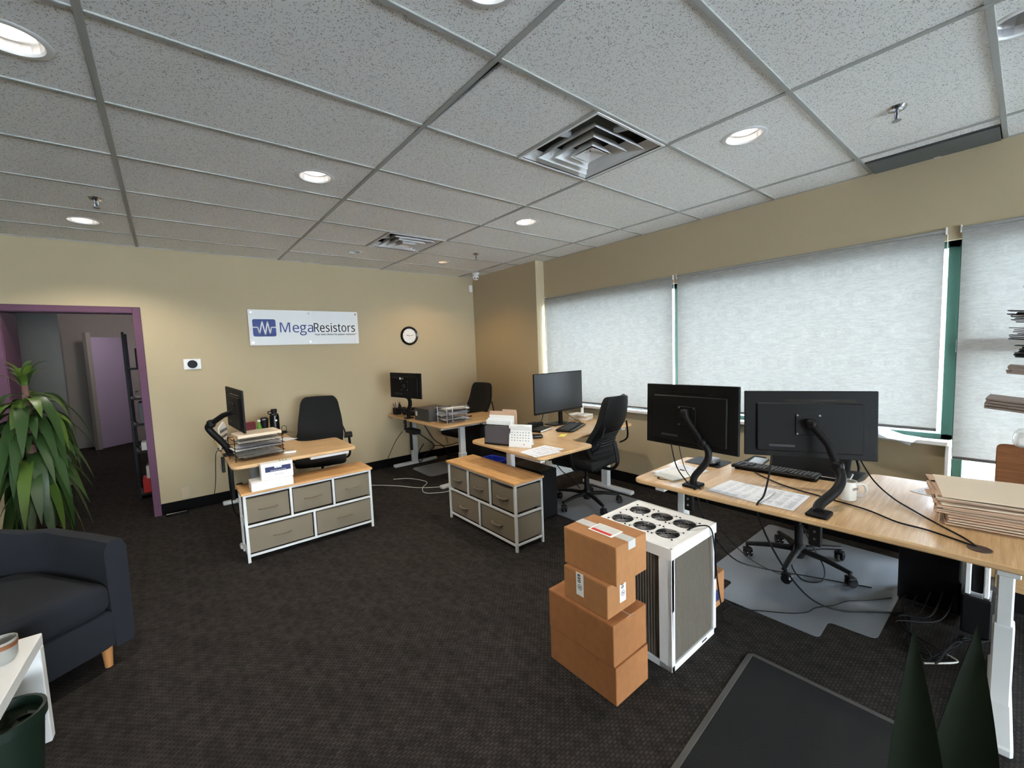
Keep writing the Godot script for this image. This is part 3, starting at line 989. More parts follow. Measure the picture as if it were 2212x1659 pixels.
# ------------------------------------------------------------------ office chairs
func office_chair(at: Vector3, turn: float, label: String, star := 0.0) -> Node3D:
	# faces local -z
	var t := thing("office_chair", label, "chair", at, turn, "black office swivel chairs")
	part(t, "hub", mb().lathe([Vector2(0, 0.055), Vector2(0.03, 0.055), Vector2(0.045, 0.085), Vector2(0.042, 0.135), Vector2(0.028, 0.15), Vector2(0, 0.15)]), M.black)
	for k in 5:
		var a := star + TAU * k / 5.0
		var d := V(cos(a), 0, sin(a))
		part(t, "base_arm", mb().tube([V(0, 0.112, 0) + d * 0.03, V(0, 0.110, 0) + d * 0.16, V(0, 0.088, 0) + d * 0.315], [0.026, 0.022, 0.017], 10, false, 0.75), M.black)
		var c := part(t, "caster", mb().tube([V(0, 0.05, 0), V(0, 0.09, 0)], 0.007, 8).soft(V(0.008, 0.055, 0), V(0.05, 0.02, 0.055), 0.01, 4), M.black, d * 0.305, V(0, -a + 0.5 * k, 0))
		for s in [-1.0, 1.0]:
			part(c, "wheel", mb().lathe([Vector2(0, -0.009), Vector2(0.024, -0.009), Vector2(0.029, -0.004), Vector2(0.029, 0.004), Vector2(0.024, 0.009), Vector2(0, 0.009)], Vector3.ZERO, 18).turn(Transform3D(Basis(Vector3.RIGHT, PI / 2), V(0.012, 0.030, s * 0.016))), M.black_gloss)
	part(t, "gas_column", mb().tube([V(0, 0.14, 0), V(0, 0.28, 0)], 0.025, 14).tube([V(0, 0.28, 0), V(0, 0.40, 0)], 0.014, 12), M.black)
	part(t, "mechanism", mb().box(V(0, 0.395, 0.03), V(0.20, 0.05, 0.30), 0.015), M.black)
	part(t, "lever", mb().tube([V(0.09, 0.39, -0.05), V(0.20, 0.385, -0.07), V(0.25, 0.38, -0.07)], 0.006, 6), M.black)
	part(t, "seat", mb().soft(V(0, 0.452, -0.01), V(0.50, 0.085, 0.48), 0.04, 10).bend(func(p): return p + V(0, 0.10 * p.x * p.x - 0.12 * maxf(0.0, -p.z - 0.12), 0)), M.black_soft)
	part(t, "seat_shell", mb().soft(V(0, 0.415, 0.0), V(0.44, 0.03, 0.42), 0.014, 6), M.black)
	# backrest: tall, narrower at the top, wrapped round the sitter
	var shape := func(p: Vector3) -> Vector3:
		var h := (p.y - 0.52) / 0.56
		var wide := lerpf(1.0, 0.84, smoothstep(0.40, 1.0, h)) * lerpf(0.9, 1.0, smoothstep(0.0, 0.25, h))
		if h > 0.86: wide *= sqrt(maxf(0.05, 1.0 - 0.42 * pow((h - 0.86) / 0.16, 2.0)))
		return V(p.x * wide, p.y, p.z + 0.10 * h - 0.09 * exp(-pow((h - 0.22) / 0.25, 2.0)) - 0.9 * p.x * p.x)
	part(t, "backrest", mb().soft(V(0, 0.80, 0.275), V(0.47, 0.58, 0.045), 0.022, 16).bend(shape), M.black_soft)
	part(t, "back_shell", mb().soft(V(0, 0.82, 0.305), V(0.43, 0.52, 0.016), 0.008, 14).bend(shape), M.black)
	for k in 6:
		part(t, "lumbar_slat", mb().soft(V(0, 0.625 + k * 0.024, 0.318), V(0.34 - 0.012 * absf(k - 2.5), 0.010, 0.010), 0.004, 6).bend(shape), M.dark_grey)
	part(t, "back_upright", mb().tube(curve([V(0, 0.40, 0.15), V(0, 0.40, 0.28), V(0, 0.48, 0.345), V(0, 0.66, 0.315)], 5), 0.024, 8, false, 0.6), M.black)
	for s in [-1.0, 1.0]:
		var arm := part(t, "armrest", mb().soft(V(s * 0.285, 0.672, -0.01), V(0.085, 0.028, 0.26), 0.013, 6), M.black_soft)
		part(arm, "arm_post", mb().tube(curve([V(s * 0.20, 0.40, 0.05), V(s * 0.275, 0.42, 0.05), V(s * 0.295, 0.52, 0.03), V(s * 0.29, 0.665, 0.0)], 4), 0.018, 8, false, 0.7), M.black)
		part(t, "back_arm", mb().tube(curve([V(s * 0.245, 0.60, 0.23), V(s * 0.25, 0.66, 0.31), V(s * 0.19, 0.83, 0.335)], 5), 0.009, 6), M.black)
	return t

func chairs() -> void:
	office_chair(V(1.36, 0, -3.50), PI - 0.30, "black office chair tucked behind the desk under the wall sign", 0.3)
	office_chair(V(3.24, 0.004, -3.52), PI / 2 + 0.10, "black office chair in the far corner beside the column", 0.9)
	office_chair(V(3.215, 0.004, -1.34), 0.12, "black office chair seen from behind at the far window desk", 0.82)
	office_chair(V(3.36, 0.004, 0.41), PI / 2, "black office chair under the foreground desk, only its wheeled base in view", 0.89)

# ------------------------------------------------------------------ monitors and arms
# panel facing local -z away from the arm; its back towards +z
func monitor(at: Vector3, yaw: float, w: float, h: float, label: String, tilt := 0.0, roll := 0.0) -> Node3D:
	var t := thing("monitor", label, "monitor", at, yaw, "desk monitors")
	t.rotation = V(tilt, yaw, roll)
	part(t, "housing", mb().box(V(0, 0, 0), V(w, h, 0.016), 0.003).box(V(0, -h * 0.05, 0.012), V(w * 0.80, h * 0.74, 0.012), 0.005), M.black)
	part(t, "screen", mb().box(V(0, 0.004, -0.0085), V(w - 0.014, h - 0.024, 0.002)), M.screen)
	return t

func back_details(t: Node3D, w: float, h: float) -> void:
	part(t, "mount_plate", mb().box(V(0, 0, 0.021), V(0.115, 0.115, 0.006), 0.002), M.black)
	for x in [-0.05, 0.05]:
		for y in [-0.05, 0.05]: part(t, "bolt", mb().disc(Vector3.ZERO, 0.005, 0.004, 10).turn(Transform3D(Basis(Vector3.RIGHT, PI / 2), V(x, y, 0.024))), M.steel)
	part(t, "vent_slot", mb().box(V(w * 0.08, h * 0.36, 0.0085), V(w * 0.55, 0.010, 0.002)), M.black_gloss)
	part(t, "port_label", mb().box(V(-w * 0.20, -h * 0.33, 0.0185), V(0.12, 0.012, 0.001)), M.dark_grey)

func monitor_arm(label: String, low: Array, high: Array, base: Vector3, r: float, clamp: Vector3, turn := 0.0) -> Node3D:
	# points in the room: low the swan-neck from the desk, high the straight upper arm
	var t := thing("monitor_mount", label, "monitor mount", base, 0.0, "black monitor mounts")
	var sh := func(p): return p - base
	part(t, "clamp_plate", mb().box(V(0, 0.008, 0), V(0.10, 0.016, 0.085), 0.004), M.black, Vector3.ZERO, V(0, turn, 0))
	part(t, "clamp_bracket", mb().box(clamp + V(0, -0.055, 0), V(0.022, 0.13, 0.05), 0.004), M.black, Vector3.ZERO)
	for k in 2: part(t, "bolt", mb().tube([clamp + V(-0.012, -0.05 - 0.035 * k, 0), clamp + V(-0.018, -0.05 - 0.035 * k, 0)], 0.006, 8), M.steel)
	part(t, "lower_arm", mb().tube(curve(low.map(sh), 5), r, 12), M.black)
	part(t, "joint", mb().soft((low[-1] as Vector3) - base, V(r * 2.6, r * 2.8, r * 2.6), r * 1.2, 6), M.black)
	part(t, "upper_arm", mb().tube(high.map(sh), r * 0.85, 10), M.black)
	part(t, "head", mb().soft((high[-1] as Vector3) - base, V(0.05, 0.05, 0.05), 0.02, 5), M.black)
	return t

func cable(label: String, p: Array, r := 0.0028, m: Material = null, called := "cable") -> void:
	one(called, label, "cable", mb().tube(curve(p, 6), r, 6), m if m else M.wire)

# a full keyboard, keys facing up, its front edge towards local +z
func keyboard(at: Vector3, turn: float, label: String) -> void:
	var t := thing("keyboard", label, "keyboard", at, turn, "computer keyboards")
	part(t, "case", mb().box(V(0, 0.011, 0), V(0.45, 0.018, 0.155), 0.006).turn(Transform3D(Basis(Vector3.RIGHT, 0.06), V(0, 0.003, 0))), M.black)
	part(t, "wrist_edge", mb().soft(V(0, 0.009, 0.086), V(0.43, 0.012, 0.03), 0.006, 5), M.black_gloss)
	var keys := mb()
	var kid := mb().box(Vector3.ZERO, V(0.0158, 0.007, 0.0158), 0.002).v
	for row in 6:
		for c in 21:
			if (row == 0 and c % 5 == 1) or c == 15 or c == 18 and row != 3: continue
			if row == 5 and c > 3 and c < 9: continue
			var o := V(-0.208 + c * 0.0208, 0.0255 + (2.5 - row) * 0.0012, -0.058 + row * 0.0205 + (0.004 if row > 0 else 0.0))
			for q in kid: keys.v.push_back(q + o)
	keys.box(V(-0.0835, 0.0225, 0.0485), V(0.10, 0.007, 0.0158), 0.002)
	var k := part(t, "keys", keys, M.dark_grey)
	k.set_meta("kind", "stuff")
	for s in [-1.0, 1.0]: part(t, "foot", mb().box(V(s * 0.19, 0.004, -0.06), V(0.03, 0.008, 0.01), 0.001), M.black)

func mouse(at: Vector3, turn: float, label: String, m: Material) -> void:
	var t := thing("mouse", label, "mouse", at, turn, "computer mice")
	part(t, "body", mb().soft(V(0, 0.018, 0), V(0.064, 0.036, 0.112), 0.017, 8).bend(func(p): return V(p.x, p.y * (1.0 - 2.2 * p.z * absf(p.z) * 8.0 * 0.3), p.z)), m)
	part(t, "wheel", mb().tube([V(-0.004, 0.033, -0.032), V(0.004, 0.033, -0.032)], 0.009, 12), M.dark_grey)

func page(label: String, at: Vector3, turn: float, m: Material, w := 0.215, d := 0.279, lift := 0.0, group := "") -> void:
	one("paper_sheet", label, "paper", sheet(w, d, lift), m, at, turn, group)

# wire letter tray; h levels, open front towards local +z
func wire_tray(t: Node3D, w: float, d: float, levels: int, gap: float, m: Material, r := 0.002) -> void:
	for k in levels:
		var y := 0.02 + k * gap
		part(t, "tray_rim", mb().tube([V(-w / 2, y + 0.03, -d / 2), V(w / 2, y + 0.03, -d / 2), V(w / 2, y + 0.03, d / 2), V(-w / 2, y + 0.03, d / 2)], r * 1.3, 6, true), m)
		var net := mb()
		for i in 9: net.tube([V(-w / 2 + w * i / 8.0, y, -d / 2), V(-w / 2 + w * i / 8.0, y, d / 2)], r * 0.7, 4)
		for i in 7: net.tube([V(-w / 2, y, -d / 2 + d * i / 6.0), V(w / 2, y, -d / 2 + d * i / 6.0)], r * 0.7, 4)
		part(t, "tray_floor", net, m)
	var top := 0.02 + (levels - 1) * gap + 0.05
	for sx in [-1.0, 1.0]:
		for sz in [-0.35, 0.35]:
			part(t, "upright", mb().tube([V(sx * w / 2, 0.0, sz * d), V(sx * w / 2, top, sz * d)], r * 1.4, 6), m)

# ------------------------------------------------------------------ desk under the sign
func desk_left() -> void:
	var m := monitor(V(0.545, 1.135, -2.86), -1.477 , 0.56, 0.345, "monitor turned edge-on on the desk nearest the doorway", 0, -0.03)
	back_details(m, 0.56, 0.345)
	monitor_arm("black monitor arm bent out past the left end of the doorway desk", [V(0.49, 0.745, -2.98), V(0.455, 0.83, -2.965), V(0.385, 0.93, -3.01), V(0.358, 0.985, -3.02), V(0.378, 1.016, -2.99)], [V(0.378, 1.016, -2.99), V(0.462, 1.085, -2.91), V(0.53, 1.11, -2.86)], V(0.49, DT, -2.98), 0.026, V(-0.055, -0.02, 0))
	var t := thing("letter_tray", "black wire letter tray stacked with papers on the doorway desk", "letter tray", V(0.655, DT, -2.72), 0.12)
	wire_tray(t, 0.35, 0.27, 3, 0.062, M.wire)
	rng.seed = 9
	for k in 7:
		var lev := k / 3
		page("%s sheet of paper in the %s level of the black wire tray" % [["lowest", "middle", "uppermost"][k % 3], ["bottom", "middle", "top"][lev]], V(0.655 + rng.randf_range(-0.02, 0.03), DT + 0.026 + lev * 0.062 + (k % 3) * 0.009, -2.72 + rng.randf_range(-0.015, 0.015)), PI / 2 + 0.12 + rng.randf_range(-0.08, 0.08), [M.paper, M.print_a, M.manila_light][lev if k % 3 else 0], 0.235, 0.31, 0.03 if k == 6 else 0.0, "papers in the black wire tray")
	one("paper_sheaf", "thick cream sheaf of paper topping the black wire tray", "paper", mb().box(V(0, 0.014, 0), V(0.32, 0.026, 0.23), 0.004).bend(func(p): return p + V(0, 0.25 * p.z * p.z, 0)), M.manila_light, V(0.665, DT + 0.182, -2.72), 0.10)
	# water bottle and what stands with it
	t = thing("water_bottle", "tall black water bottle with a loop cap on the doorway desk", "bottle", V(0.985, DT, -3.80))
	part(t, "body", mb().lathe([Vector2(0, 0), Vector2(0.043, 0), Vector2(0.046, 0.006), Vector2(0.046, 0.19), Vector2(0.040, 0.215), Vector2(0.027, 0.225), Vector2(0.027, 0.235), Vector2(0, 0.235)]), M.black_gloss)
	part(t, "cap", mb().disc(V(0, 0.235, 0), 0.030, 0.034, 20, 0.004), M.black)
	part(t, "loop", mb().tube([V(-0.028, 0.245, 0), V(-0.052, 0.25, 0), V(-0.058, 0.235, 0), V(-0.048, 0.218, 0), V(-0.030, 0.222, 0)], 0.006, 6), M.black)
	part(t, "emblem", mb().disc(Vector3.ZERO, 0.010, 0.002, 14).turn(Transform3D(Basis(Vector3.RIGHT, PI / 2), V(0.008, 0.15, 0.044))), M.white)
	t = thing("tumbler", "short black tumbler left of the tall water bottle", "cup", V(0.892, DT, -3.84))
	part(t, "body", mb().lathe([Vector2(0, 0), Vector2(0.030, 0), Vector2(0.040, 0.15), Vector2(0, 0.15)]), M.black)
	part(t, "lid", mb().soft(V(0, 0.165, 0), V(0.082, 0.05, 0.082), 0.024, 6), M.black_gloss)
	t = thing("green_bottle", "slim green bottle behind the wire tray", "bottle", V(0.838, DT, -3.80))
	part(t, "body", mb().lathe([Vector2(0, 0), Vector2(0.024, 0), Vector2(0.026, 0.09), Vector2(0.013, 0.13), Vector2(0.013, 0.15), Vector2(0, 0.15)]), M.green)
	part(t, "cap", mb().disc(V(0, 0.15, 0), 0.015, 0.022, 14, 0.003), M.white)
	t = thing("snack_box", "dark red box standing beside the monitor on the doorway desk", "box", V(0.72, DT, -3.70), 0.25)
	part(t, "carton", mb().box(V(0, 0.085, 0), V(0.13, 0.17, 0.07), 0.003), mat(rgb(98, 20, 28), 0.5))
	part(t, "flap", mb().box(V(0, 0.171, 0.006), V(0.126, 0.003, 0.052)), mat(rgb(120, 30, 34), 0.5))
	t = thing("wire_holder", "small black wire ring holder right of the water bottle", "holder", V(1.06, DT, -3.76))
	part(t, "ring", mb().tube([V(0, 0.02, 0), V(0.025, 0.035, 0), V(0.028, 0.07, 0), V(0, 0.085, 0), V(-0.02, 0.07, 0), V(-0.022, 0.035, 0)], 0.003, 6, true), M.wire)
	part(t, "base", mb().disc(Vector3.ZERO, 0.03, 0.022, 16, 0.003), M.black)
	t = thing("peg_board", "pale speckled pegboard panel standing at the left end of the doorway desk", "board", V(0.485, DT, -3.42), 1.25)
	part(t, "panel", mb().prism(rounded([[-0.13, 0.0, 0.01], [0.13, 0.0, 0.01], [0.13, -0.17, 0.03], [0.04, -0.24, 0.04], [-0.13, -0.20, 0.03]], 4), -0.006, 0.006, 0.002).turn(Transform3D(Basis(Vector3.RIGHT, PI / 2), Vector3.ZERO)), M.paper)
	for i in 5:
		for j in 3: part(t, "hook", mb().box(V(-0.09 + i * 0.045, 0.05 + j * 0.055, 0.009), V(0.010, 0.028, 0.008), 0.002), M.dark_grey)
	part(t, "stand", mb().box(V(0, 0.006, 0), V(0.2, 0.012, 0.06), 0.003), M.dark_grey)
	page("loose white sheet at the back of the doorway desk", V(0.99, DT + 0.001, -3.36), 0.5, M.print_a, 0.14, 0.2)
	t = thing("white_mouse", "small white curved gadget on the front of the doorway desk", "gadget", V(0.885, DT, -2.63), 1.2)
	part(t, "body", mb().soft(V(0, 0.009, 0), V(0.032, 0.018, 0.10), 0.008, 6).bend(func(p): return p + V(3.0 * p.z * p.z, 0, 0)), M.white)
	t = thing("stamp", "tiny dark brown block on the doorway desk", "block", V(0.885, DT, -2.98), 0.4)
	part(t, "block", mb().box(V(0, 0.012, 0), V(0.028, 0.024, 0.022), 0.003), M.wood_brown)
	cable("thin black cable hanging from the left end of the doorway desk", [V(0.44, 0.76, -3.05), V(0.405, 0.72, -3.2), V(0.40, 0.4, -3.5), V(0.39, 0.12, -3.9), V(0.38, 0.01, -4.05)], 0.003)
	cable("black cable bundle looping under the doorway desk", [V(0.47, 0.70, -3.0), V(0.47, 0.40, -3.0), V(0.50, 0.18, -3.05), V(0.62, 0.10, -3.1), V(0.74, 0.16, -3.2), V(0.78, 0.30, -3.3)], 0.005)
	t = thing("cable_tray", "dark cable tray under the doorway desk", "cable tray", V(0.52, 0.40, -3.02))
	part(t, "strap", mb().box(V(-0.03, 0.11, 0), V(0.03, 0.38, 0.02), 0.004), M.black)
	part(t, "power_strip", mb().box(V(0.03, 0.02, 0.06), V(0.05, 0.04, 0.30), 0.006), M.black)

# ------------------------------------------------------------------ far corner desk
func desk_back() -> void:
	var m := monitor(V(2.365, 1.155, -3.45), -1.235, 0.52, 0.307, "monitor with a small round logo on its back, in the far corner", 0.0, -0.03)
	back_details(m, 0.52, 0.307)
	part(m, "logo_mark", mb().disc(Vector3.ZERO, 0.015, 0.001, 18).turn(Transform3D(Basis(Vector3.RIGHT, PI / 2), V(-0.072, 0.085, 0.0185))), M.paper)
	words(m, "lettering", "LG", 0.030, M.paper, V(-0.036, 0.085, 0.019))
	monitor_arm("black monitor arm clamped to the left side of the far corner desk", [V(2.43, 0.745, -3.55), V(2.42, 0.83, -3.54), V(2.43, 0.90, -3.50), V(2.42, 0.97, -3.48), V(2.39, 1.02, -3.475)], [V(2.39, 1.02, -3.475), V(2.35, 1.10, -3.47), V(2.345, 1.15, -3.455)], V(2.43, DT, -3.55), 0.024, V(-0.055, -0.02, 0))
	var t := thing("pen_cup", "square black pen cup holding pens on the far corner desk", "pen cup", V(2.49, DT, -4.03))
	part(t, "cup", mb().box(V(0, 0.045, 0), V(0.085, 0.09, 0.085), 0.003), M.black)
	for k in 5: part(t, "pen", mb().tube([V(-0.02 + k * 0.012, 0.06, 0.01 * (k % 2)), V(-0.045 + k * 0.024, 0.15 + 0.015 * (k % 3), 0.02 * (k % 2) - 0.01)], 0.004, 6), [M.black, M.blue, M.paper, M.black, M.dark_grey][k])
	t = thing("desk_phone", "black desk phone with raised display on the far corner desk", "phone", V(2.545, DT, -3.80), 1.2)
	part(t, "base", mb().box(V(0, 0.03, 0), V(0.19, 0.05, 0.20), 0.012).turn(Transform3D(Basis(Vector3.RIGHT, 0.25), V(0, 0.015, 0))), M.black)
	part(t, "display", mb().box(V(0, 0.13, -0.06), V(0.17, 0.09, 0.025), 0.008).turn(Transform3D(Basis(Vector3.RIGHT, -0.3), V(0, 0.01, 0))), M.black)
	part(t, "handset", mb().soft(V(-0.07, 0.095, 0.02), V(0.05, 0.035, 0.20), 0.016, 6), M.black_gloss)
	part(t, "stand", mb().box(V(0.03, 0.06, -0.05), V(0.06, 0.10, 0.05), 0.008), M.black)
	# file box with wire sorter in front of it
	t = thing("file_box", "dark grey box file lying behind the chrome letter tray", "box", V(2.60, DT, -3.25), 0.05)
	part(t, "case", mb().box(V(0, 0.075, 0), V(0.30, 0.15, 0.34), 0.004), mat(rgb(66, 65, 64), 0.6))
	part(t, "side_label", mb().box(V(-0.1505, 0.08, -0.12), V(0.002, 0.055, 0.04)), M.paper)
	t = thing("letter_tray", "chrome wire letter tray full of papers on the far corner desk", "letter tray", V(2.69, DT, -2.925), 0.12)
	wire_tray(t, 0.30, 0.25, 3, 0.058, M.steel, 0.0026)
	for sx in [-1.0, 1.0]: part(t, "hoop", mb().tube([V(sx * 0.10, 0.0, 0.128), V(sx * 0.10, 0.19, 0.128), V(sx * 0.08, 0.205, 0.128), V(-sx * 0.0, 0.205, 0.128)], 0.004, 6), M.steel)
	part(t, "sled", mb().tube(curve([V(-0.15, 0.004, 0.16), V(-0.14, 0.012, 0.13), V(0.14, 0.012, 0.13), V(0.16, 0.004, 0.16)], 4), 0.004, 6), M.steel)
	rng.seed = 12
	for k in 6:
		var lev := k / 2
		page("%s paper on the %s level of the chrome letter tray" % [["lower", "upper"][k % 2], ["bottom", "middle", "top"][lev]], V(2.69 + rng.randf_range(-0.02, 0.04), DT + 0.026 + lev * 0.058 + (k % 2) * 0.012, -2.925 + rng.randf_range(-0.02, 0.02)), PI / 2 + rng.randf_range(-0.2, 0.2), M.print_a if k % 2 else M.paper, 0.215, 0.30, 0.0, "papers in the chrome letter tray")
	one("paper_sheaf", "grey sheaf of papers pressed between the tray levels", "paper", mb().box(V(0, 0.016, 0), V(0.26, 0.032, 0.21), 0.004), mat(rgb(150, 150, 156), 0.85), V(2.68, DT + 0.09, -2.93), 0.15)
	one("notebook", "dark red notebook lying flat on the far corner desk", "notebook", mb().box(V(0, 0.006, 0), V(0.19, 0.012, 0.10), 0.003), mat(rgb(78, 34, 30), 0.6), V(2.93, DT, -3.05), 0.25)
	# computer slung under the short wing
	t = thing("computer_tower", "black computer hanging in the shade under the far corner desk", "computer", V(3.06, 0.0, -2.97))
	part(t, "case", mb().box(V(0, 0.42, 0), V(0.20, 0.44, 0.40), 0.006), M.black)
	part(t, "hanger_strap", mb().box(V(0, 0.66, 0), V(0.22, 0.06, 0.05), 0.003), M.black)
	t = thing("cable_tray", "black cable box under the monitor end of the far corner desk", "cable tray", V(2.46, 0.54, -3.52))
	part(t, "box", mb().box(V(0, 0.03, 0), V(0.10, 0.06, 0.24), 0.01), M.black)
	part(t, "strap", mb().box(V(-0.03, -0.10, 0), V(0.03, 0.22, 0.03), 0.006).box(V(-0.02, 0.11, 0), V(0.02, 0.10, 0.02), 0.004), M.black)
	cable("black cable sagging from the far corner desk to its computer", [V(2.50, 0.68, -3.30), V(2.60, 0.48, -3.25), V(2.72, 0.36, -3.2), V(2.85, 0.12, -3.2), V(2.95, 0.03, -3.25)], 0.006)
	cable("knotted black cables hanging under the far corner desk", [V(2.50, 0.55, -3.5), V(2.60, 0.46, -3.45), V(2.68, 0.36, -3.4), V(2.60, 0.24, -3.5), V(2.52, 0.16, -3.5), V(2.50, 0.28, -3.48), V(2.56, 0.40, -3.45)], 0.006)
	cable("black cable running level from the knot to the hanging computer", [V(2.66, 0.37, -3.4), V(2.80, 0.36, -3.3), V(2.95, 0.38, -3.25)], 0.005)
	cable("thin black cable dropping to the floor by the back wall", [V(2.40, 0.55, -3.7), V(2.36, 0.40, -3.85), V(2.33, 0.15, -4.05), V(2.30, 0.02, -4.10)], 0.004)
	cable("white cable curling across the carpet between the two drawer units", [V(1.55, 0.006, -3.75), V(1.80, 0.006, -3.60), V(2.08, 0.006, -3.30), V(2.25, 0.006, -3.02), V(2.45, 0.006, -2.86), V(2.60, 0.006, -2.82)], 0.0038, M.cable_white)
	cable("second white cable looping on the carpet near the far corner desk", [V(2.18, 0.006, -3.55), V(2.34, 0.006, -3.42), V(2.42, 0.006, -3.15), V(2.28, 0.006, -2.98), V(2.22, 0.006, -2.80), V(2.36, 0.006, -2.68), V(2.50, 0.006, -2.66)], 0.0038, M.cable_white)
	one("chair_mat", "grey plastic chair mat under the far corner desk", "chair mat", mb().prism(rect(2.56, 3.6, -3.85, -3.30, 0.08), 0.001, 0.004), M.mat_plastic)

# ------------------------------------------------------------------ desk at the far window
func desk_window() -> void:
	var t := monitor(V(3.268, 1.086, -1.736), PI, 0.71, 0.41, "large monitor on a stand, its dark screen facing the room")
	part(t, "stand_neck", mb().box(V(-0.06, -0.24, 0.045), V(0.055, 0.28, 0.022), 0.006), M.black)
	part(t, "stand_foot", mb().prism(rect(-0.19, 0.07, 0.0, 0.17, 0.02), -0.356, -0.345, 0.003), M.black)
	part(t, "bezel", mb().box(V(0, -0.196, -0.009), V(0.71, 0.018, 0.006), 0.002), M.black_gloss)
	keyboard(V(3.235, DT, -1.555), 0.42, "black keyboard below the large screen on the window desk")
	mouse(V(2.685, DT, -1.46), 1.0, "black mouse on the window desk beside the paper sorter", M.black_gloss)
	t = thing("notebook", "black hardcover notebook on the window desk", "notebook", V(2.96, DT, -1.70), 0.30)
	part(t, "cover", mb().box(V(0, 0.012, 0), V(0.24, 0.024, 0.14), 0.004), M.black)
	part(t, "pages", mb().box(V(0.002, 0.012, 0.001), V(0.241, 0.016, 0.139)), M.paper)
	one("sticky_notes", "yellow sticky note on the window desk", "sticky note", sheet(0.11, 0.06, 0.008), M.sticky, V(2.92, DT + 0.001, -1.36), 0.5)
	t = thing("paper_stack", "stack of white papers beside the large screen under the window", "paper", V(3.665, DT, -1.80), 0.2)
	for k in 4: part(t, "paper_layer", mb().box(V(0.006 * (k % 2), 0.009 + k * 0.017, 0.004 * (k % 3)), V(0.16, 0.015, 0.22), 0.003), M.paper if k % 2 else M.manila_light, Vector3.ZERO, V(0, 0.08 * (k % 3) - 0.08, 0))
	# mesh paper sorter with papers and a manila folder
	t = thing("paper_sorter", "black mesh paper sorter at the corner of the window desk", "paper sorter", V(2.33, DT, -1.53), -1.22)
	part(t, "front_frame", mb().tube([V(-0.13, 0.012, 0.06), V(0.13, 0.012, 0.06), V(0.13, 0.16, 0.06), V(0.115, 0.172, 0.06), V(-0.115, 0.172, 0.06), V(-0.13, 0.16, 0.06)], 0.005, 6, true), M.black)
	part(t, "rear_frame", mb().tube([V(-0.13, 0.012, -0.06), V(0.13, 0.012, -0.06), V(0.13, 0.19, -0.06), V(-0.13, 0.19, -0.06)], 0.005, 6, true), M.black)
	part(t, "base", mb().box(V(0, 0.006, 0), V(0.27, 0.012, 0.13), 0.003), M.black)
	part(t, "mesh_panel", mb().box(V(0, 0.09, 0.058), V(0.25, 0.15, 0.002)), mat(rgb(84, 78, 82), 0.6))
	var row := [["white paper standing in the mesh sorter", 0.03, 0.20, M.paper], ["grey card standing in the mesh sorter", 0.005, 0.21, M.print_c], ["thick white papers standing in the mesh sorter", -0.02, 0.235, M.paper]]
	for r in row:
		var o := thing("filed_papers", r[0], "paper", V(2.33, DT, -1.53), -1.22, "papers in the mesh sorter")
		part(o, "sheets", mb().box(V(0.0, r[2] * 0.5 + 0.012, r[1]), V(0.25, r[2], 0.012), 0.003), r[3])
	var fo := thing("manila_folder", "manila folder standing tallest in the mesh sorter", "folder", V(2.33, DT, -1.53), -1.22)
	part(fo, "leaf", mb().box(V(0.0, 0.145, -0.045), V(0.28, 0.265, 0.006), 0.002), M.manila)
	part(fo, "tab", mb().box(V(0.065, 0.284, -0.048), V(0.14, 0.022, 0.003), 0.001), M.manila)
	# upright calendar card
	t = thing("desk_calendar", "white desk calendar card with a blue heading on the window desk", "calendar", V(2.345, DT, -1.295), -1.08)
	part(t, "card", mb().box(V(0, 0.095, 0), V(0.20, 0.19, 0.003), 0.0008), M.paper, Vector3.ZERO, V(-0.16, 0, 0))
	part(t, "easel", mb().box(V(0, 0.08, -0.06), V(0.20, 0.17, 0.003), 0.0008), M.paper, Vector3.ZERO, V(0.28, 0, 0))
	part(t, "heading", mb().box(V(0, 0.172, 0.0020), V(0.055, 0.008, 0.001)), M.navy, Vector3.ZERO, V(-0.16, 0, 0))
	var marks := mb()
	for r in 5:
		for c in 7: marks.box(V(-0.075 + c * 0.025, 0.145 - r * 0.022, 0.0020), V(0.008 + 0.004 * ((r * 3 + c) % 2), 0.006, 0.0006))
	part(t, "day_numbers", marks, mat(rgb(110, 112, 118), 0.8), Vector3.ZERO, V(-0.16, 0, 0)).set_meta("kind", "stuff")
	part(t, "red_mark", mb().box(V(0.035, 0.025, 0.0022), V(0.006, 0.014, 0.0006)), M.red, Vector3.ZERO, V(-0.16, 0, 0))
	page("printed form lying on top at the front of the window desk", V(2.395, DT + 0.0025, -1.075), 1.63, M.print_c, 0.216, 0.279)
	page("printed form half hidden under another on the window desk", V(2.345, DT + 0.001, -1.05), 1.45, M.print_a, 0.216, 0.25)
	cable("black cable drooping from the large monitor to the window desk", [V(3.10, 0.90, -1.80), V(3.09, 0.78, -1.83), V(3.0, 0.735, -1.84), V(2.95, 0.735, -1.78)], 0.004)
	cable("thin black cable from the large monitor foot to the keyboard", [V(3.36, 0.88, -1.78), V(3.45, 0.79, -1.72), V(3.50, 0.737, -1.65), V(3.38, 0.737, -1.60)], 0.003)
	t = thing("webcam_tag", "small white tag hanging at the edge of the large monitor", "tag", V(3.64, 0.855, -1.75))
	part(t, "card", mb().box(V(0, 0.0, 0), V(0.045, 0.085, 0.003)), M.paper)
	t = thing("rolled_bag", "black bag heaped behind the window desk", "bag", V(2.96, DT, -1.828), 0.0)
	for k in 3: part(t, "fold", mb().soft(V(-0.09 + 0.09 * k, 0.03, 0.0), V(0.12, 0.06 + 0.015 * (k % 2), 0.05), 0.022, 6), M.black_soft)
	# underneath
	t = thing("recycling_bin", "blue plastic bin on the floor behind the window desk", "bin", V(2.72, 0, -2.30), 0.1)
	var rim := rect(-0.19, 0.19, -0.14, 0.14, 0.03)
	var bm := mb()
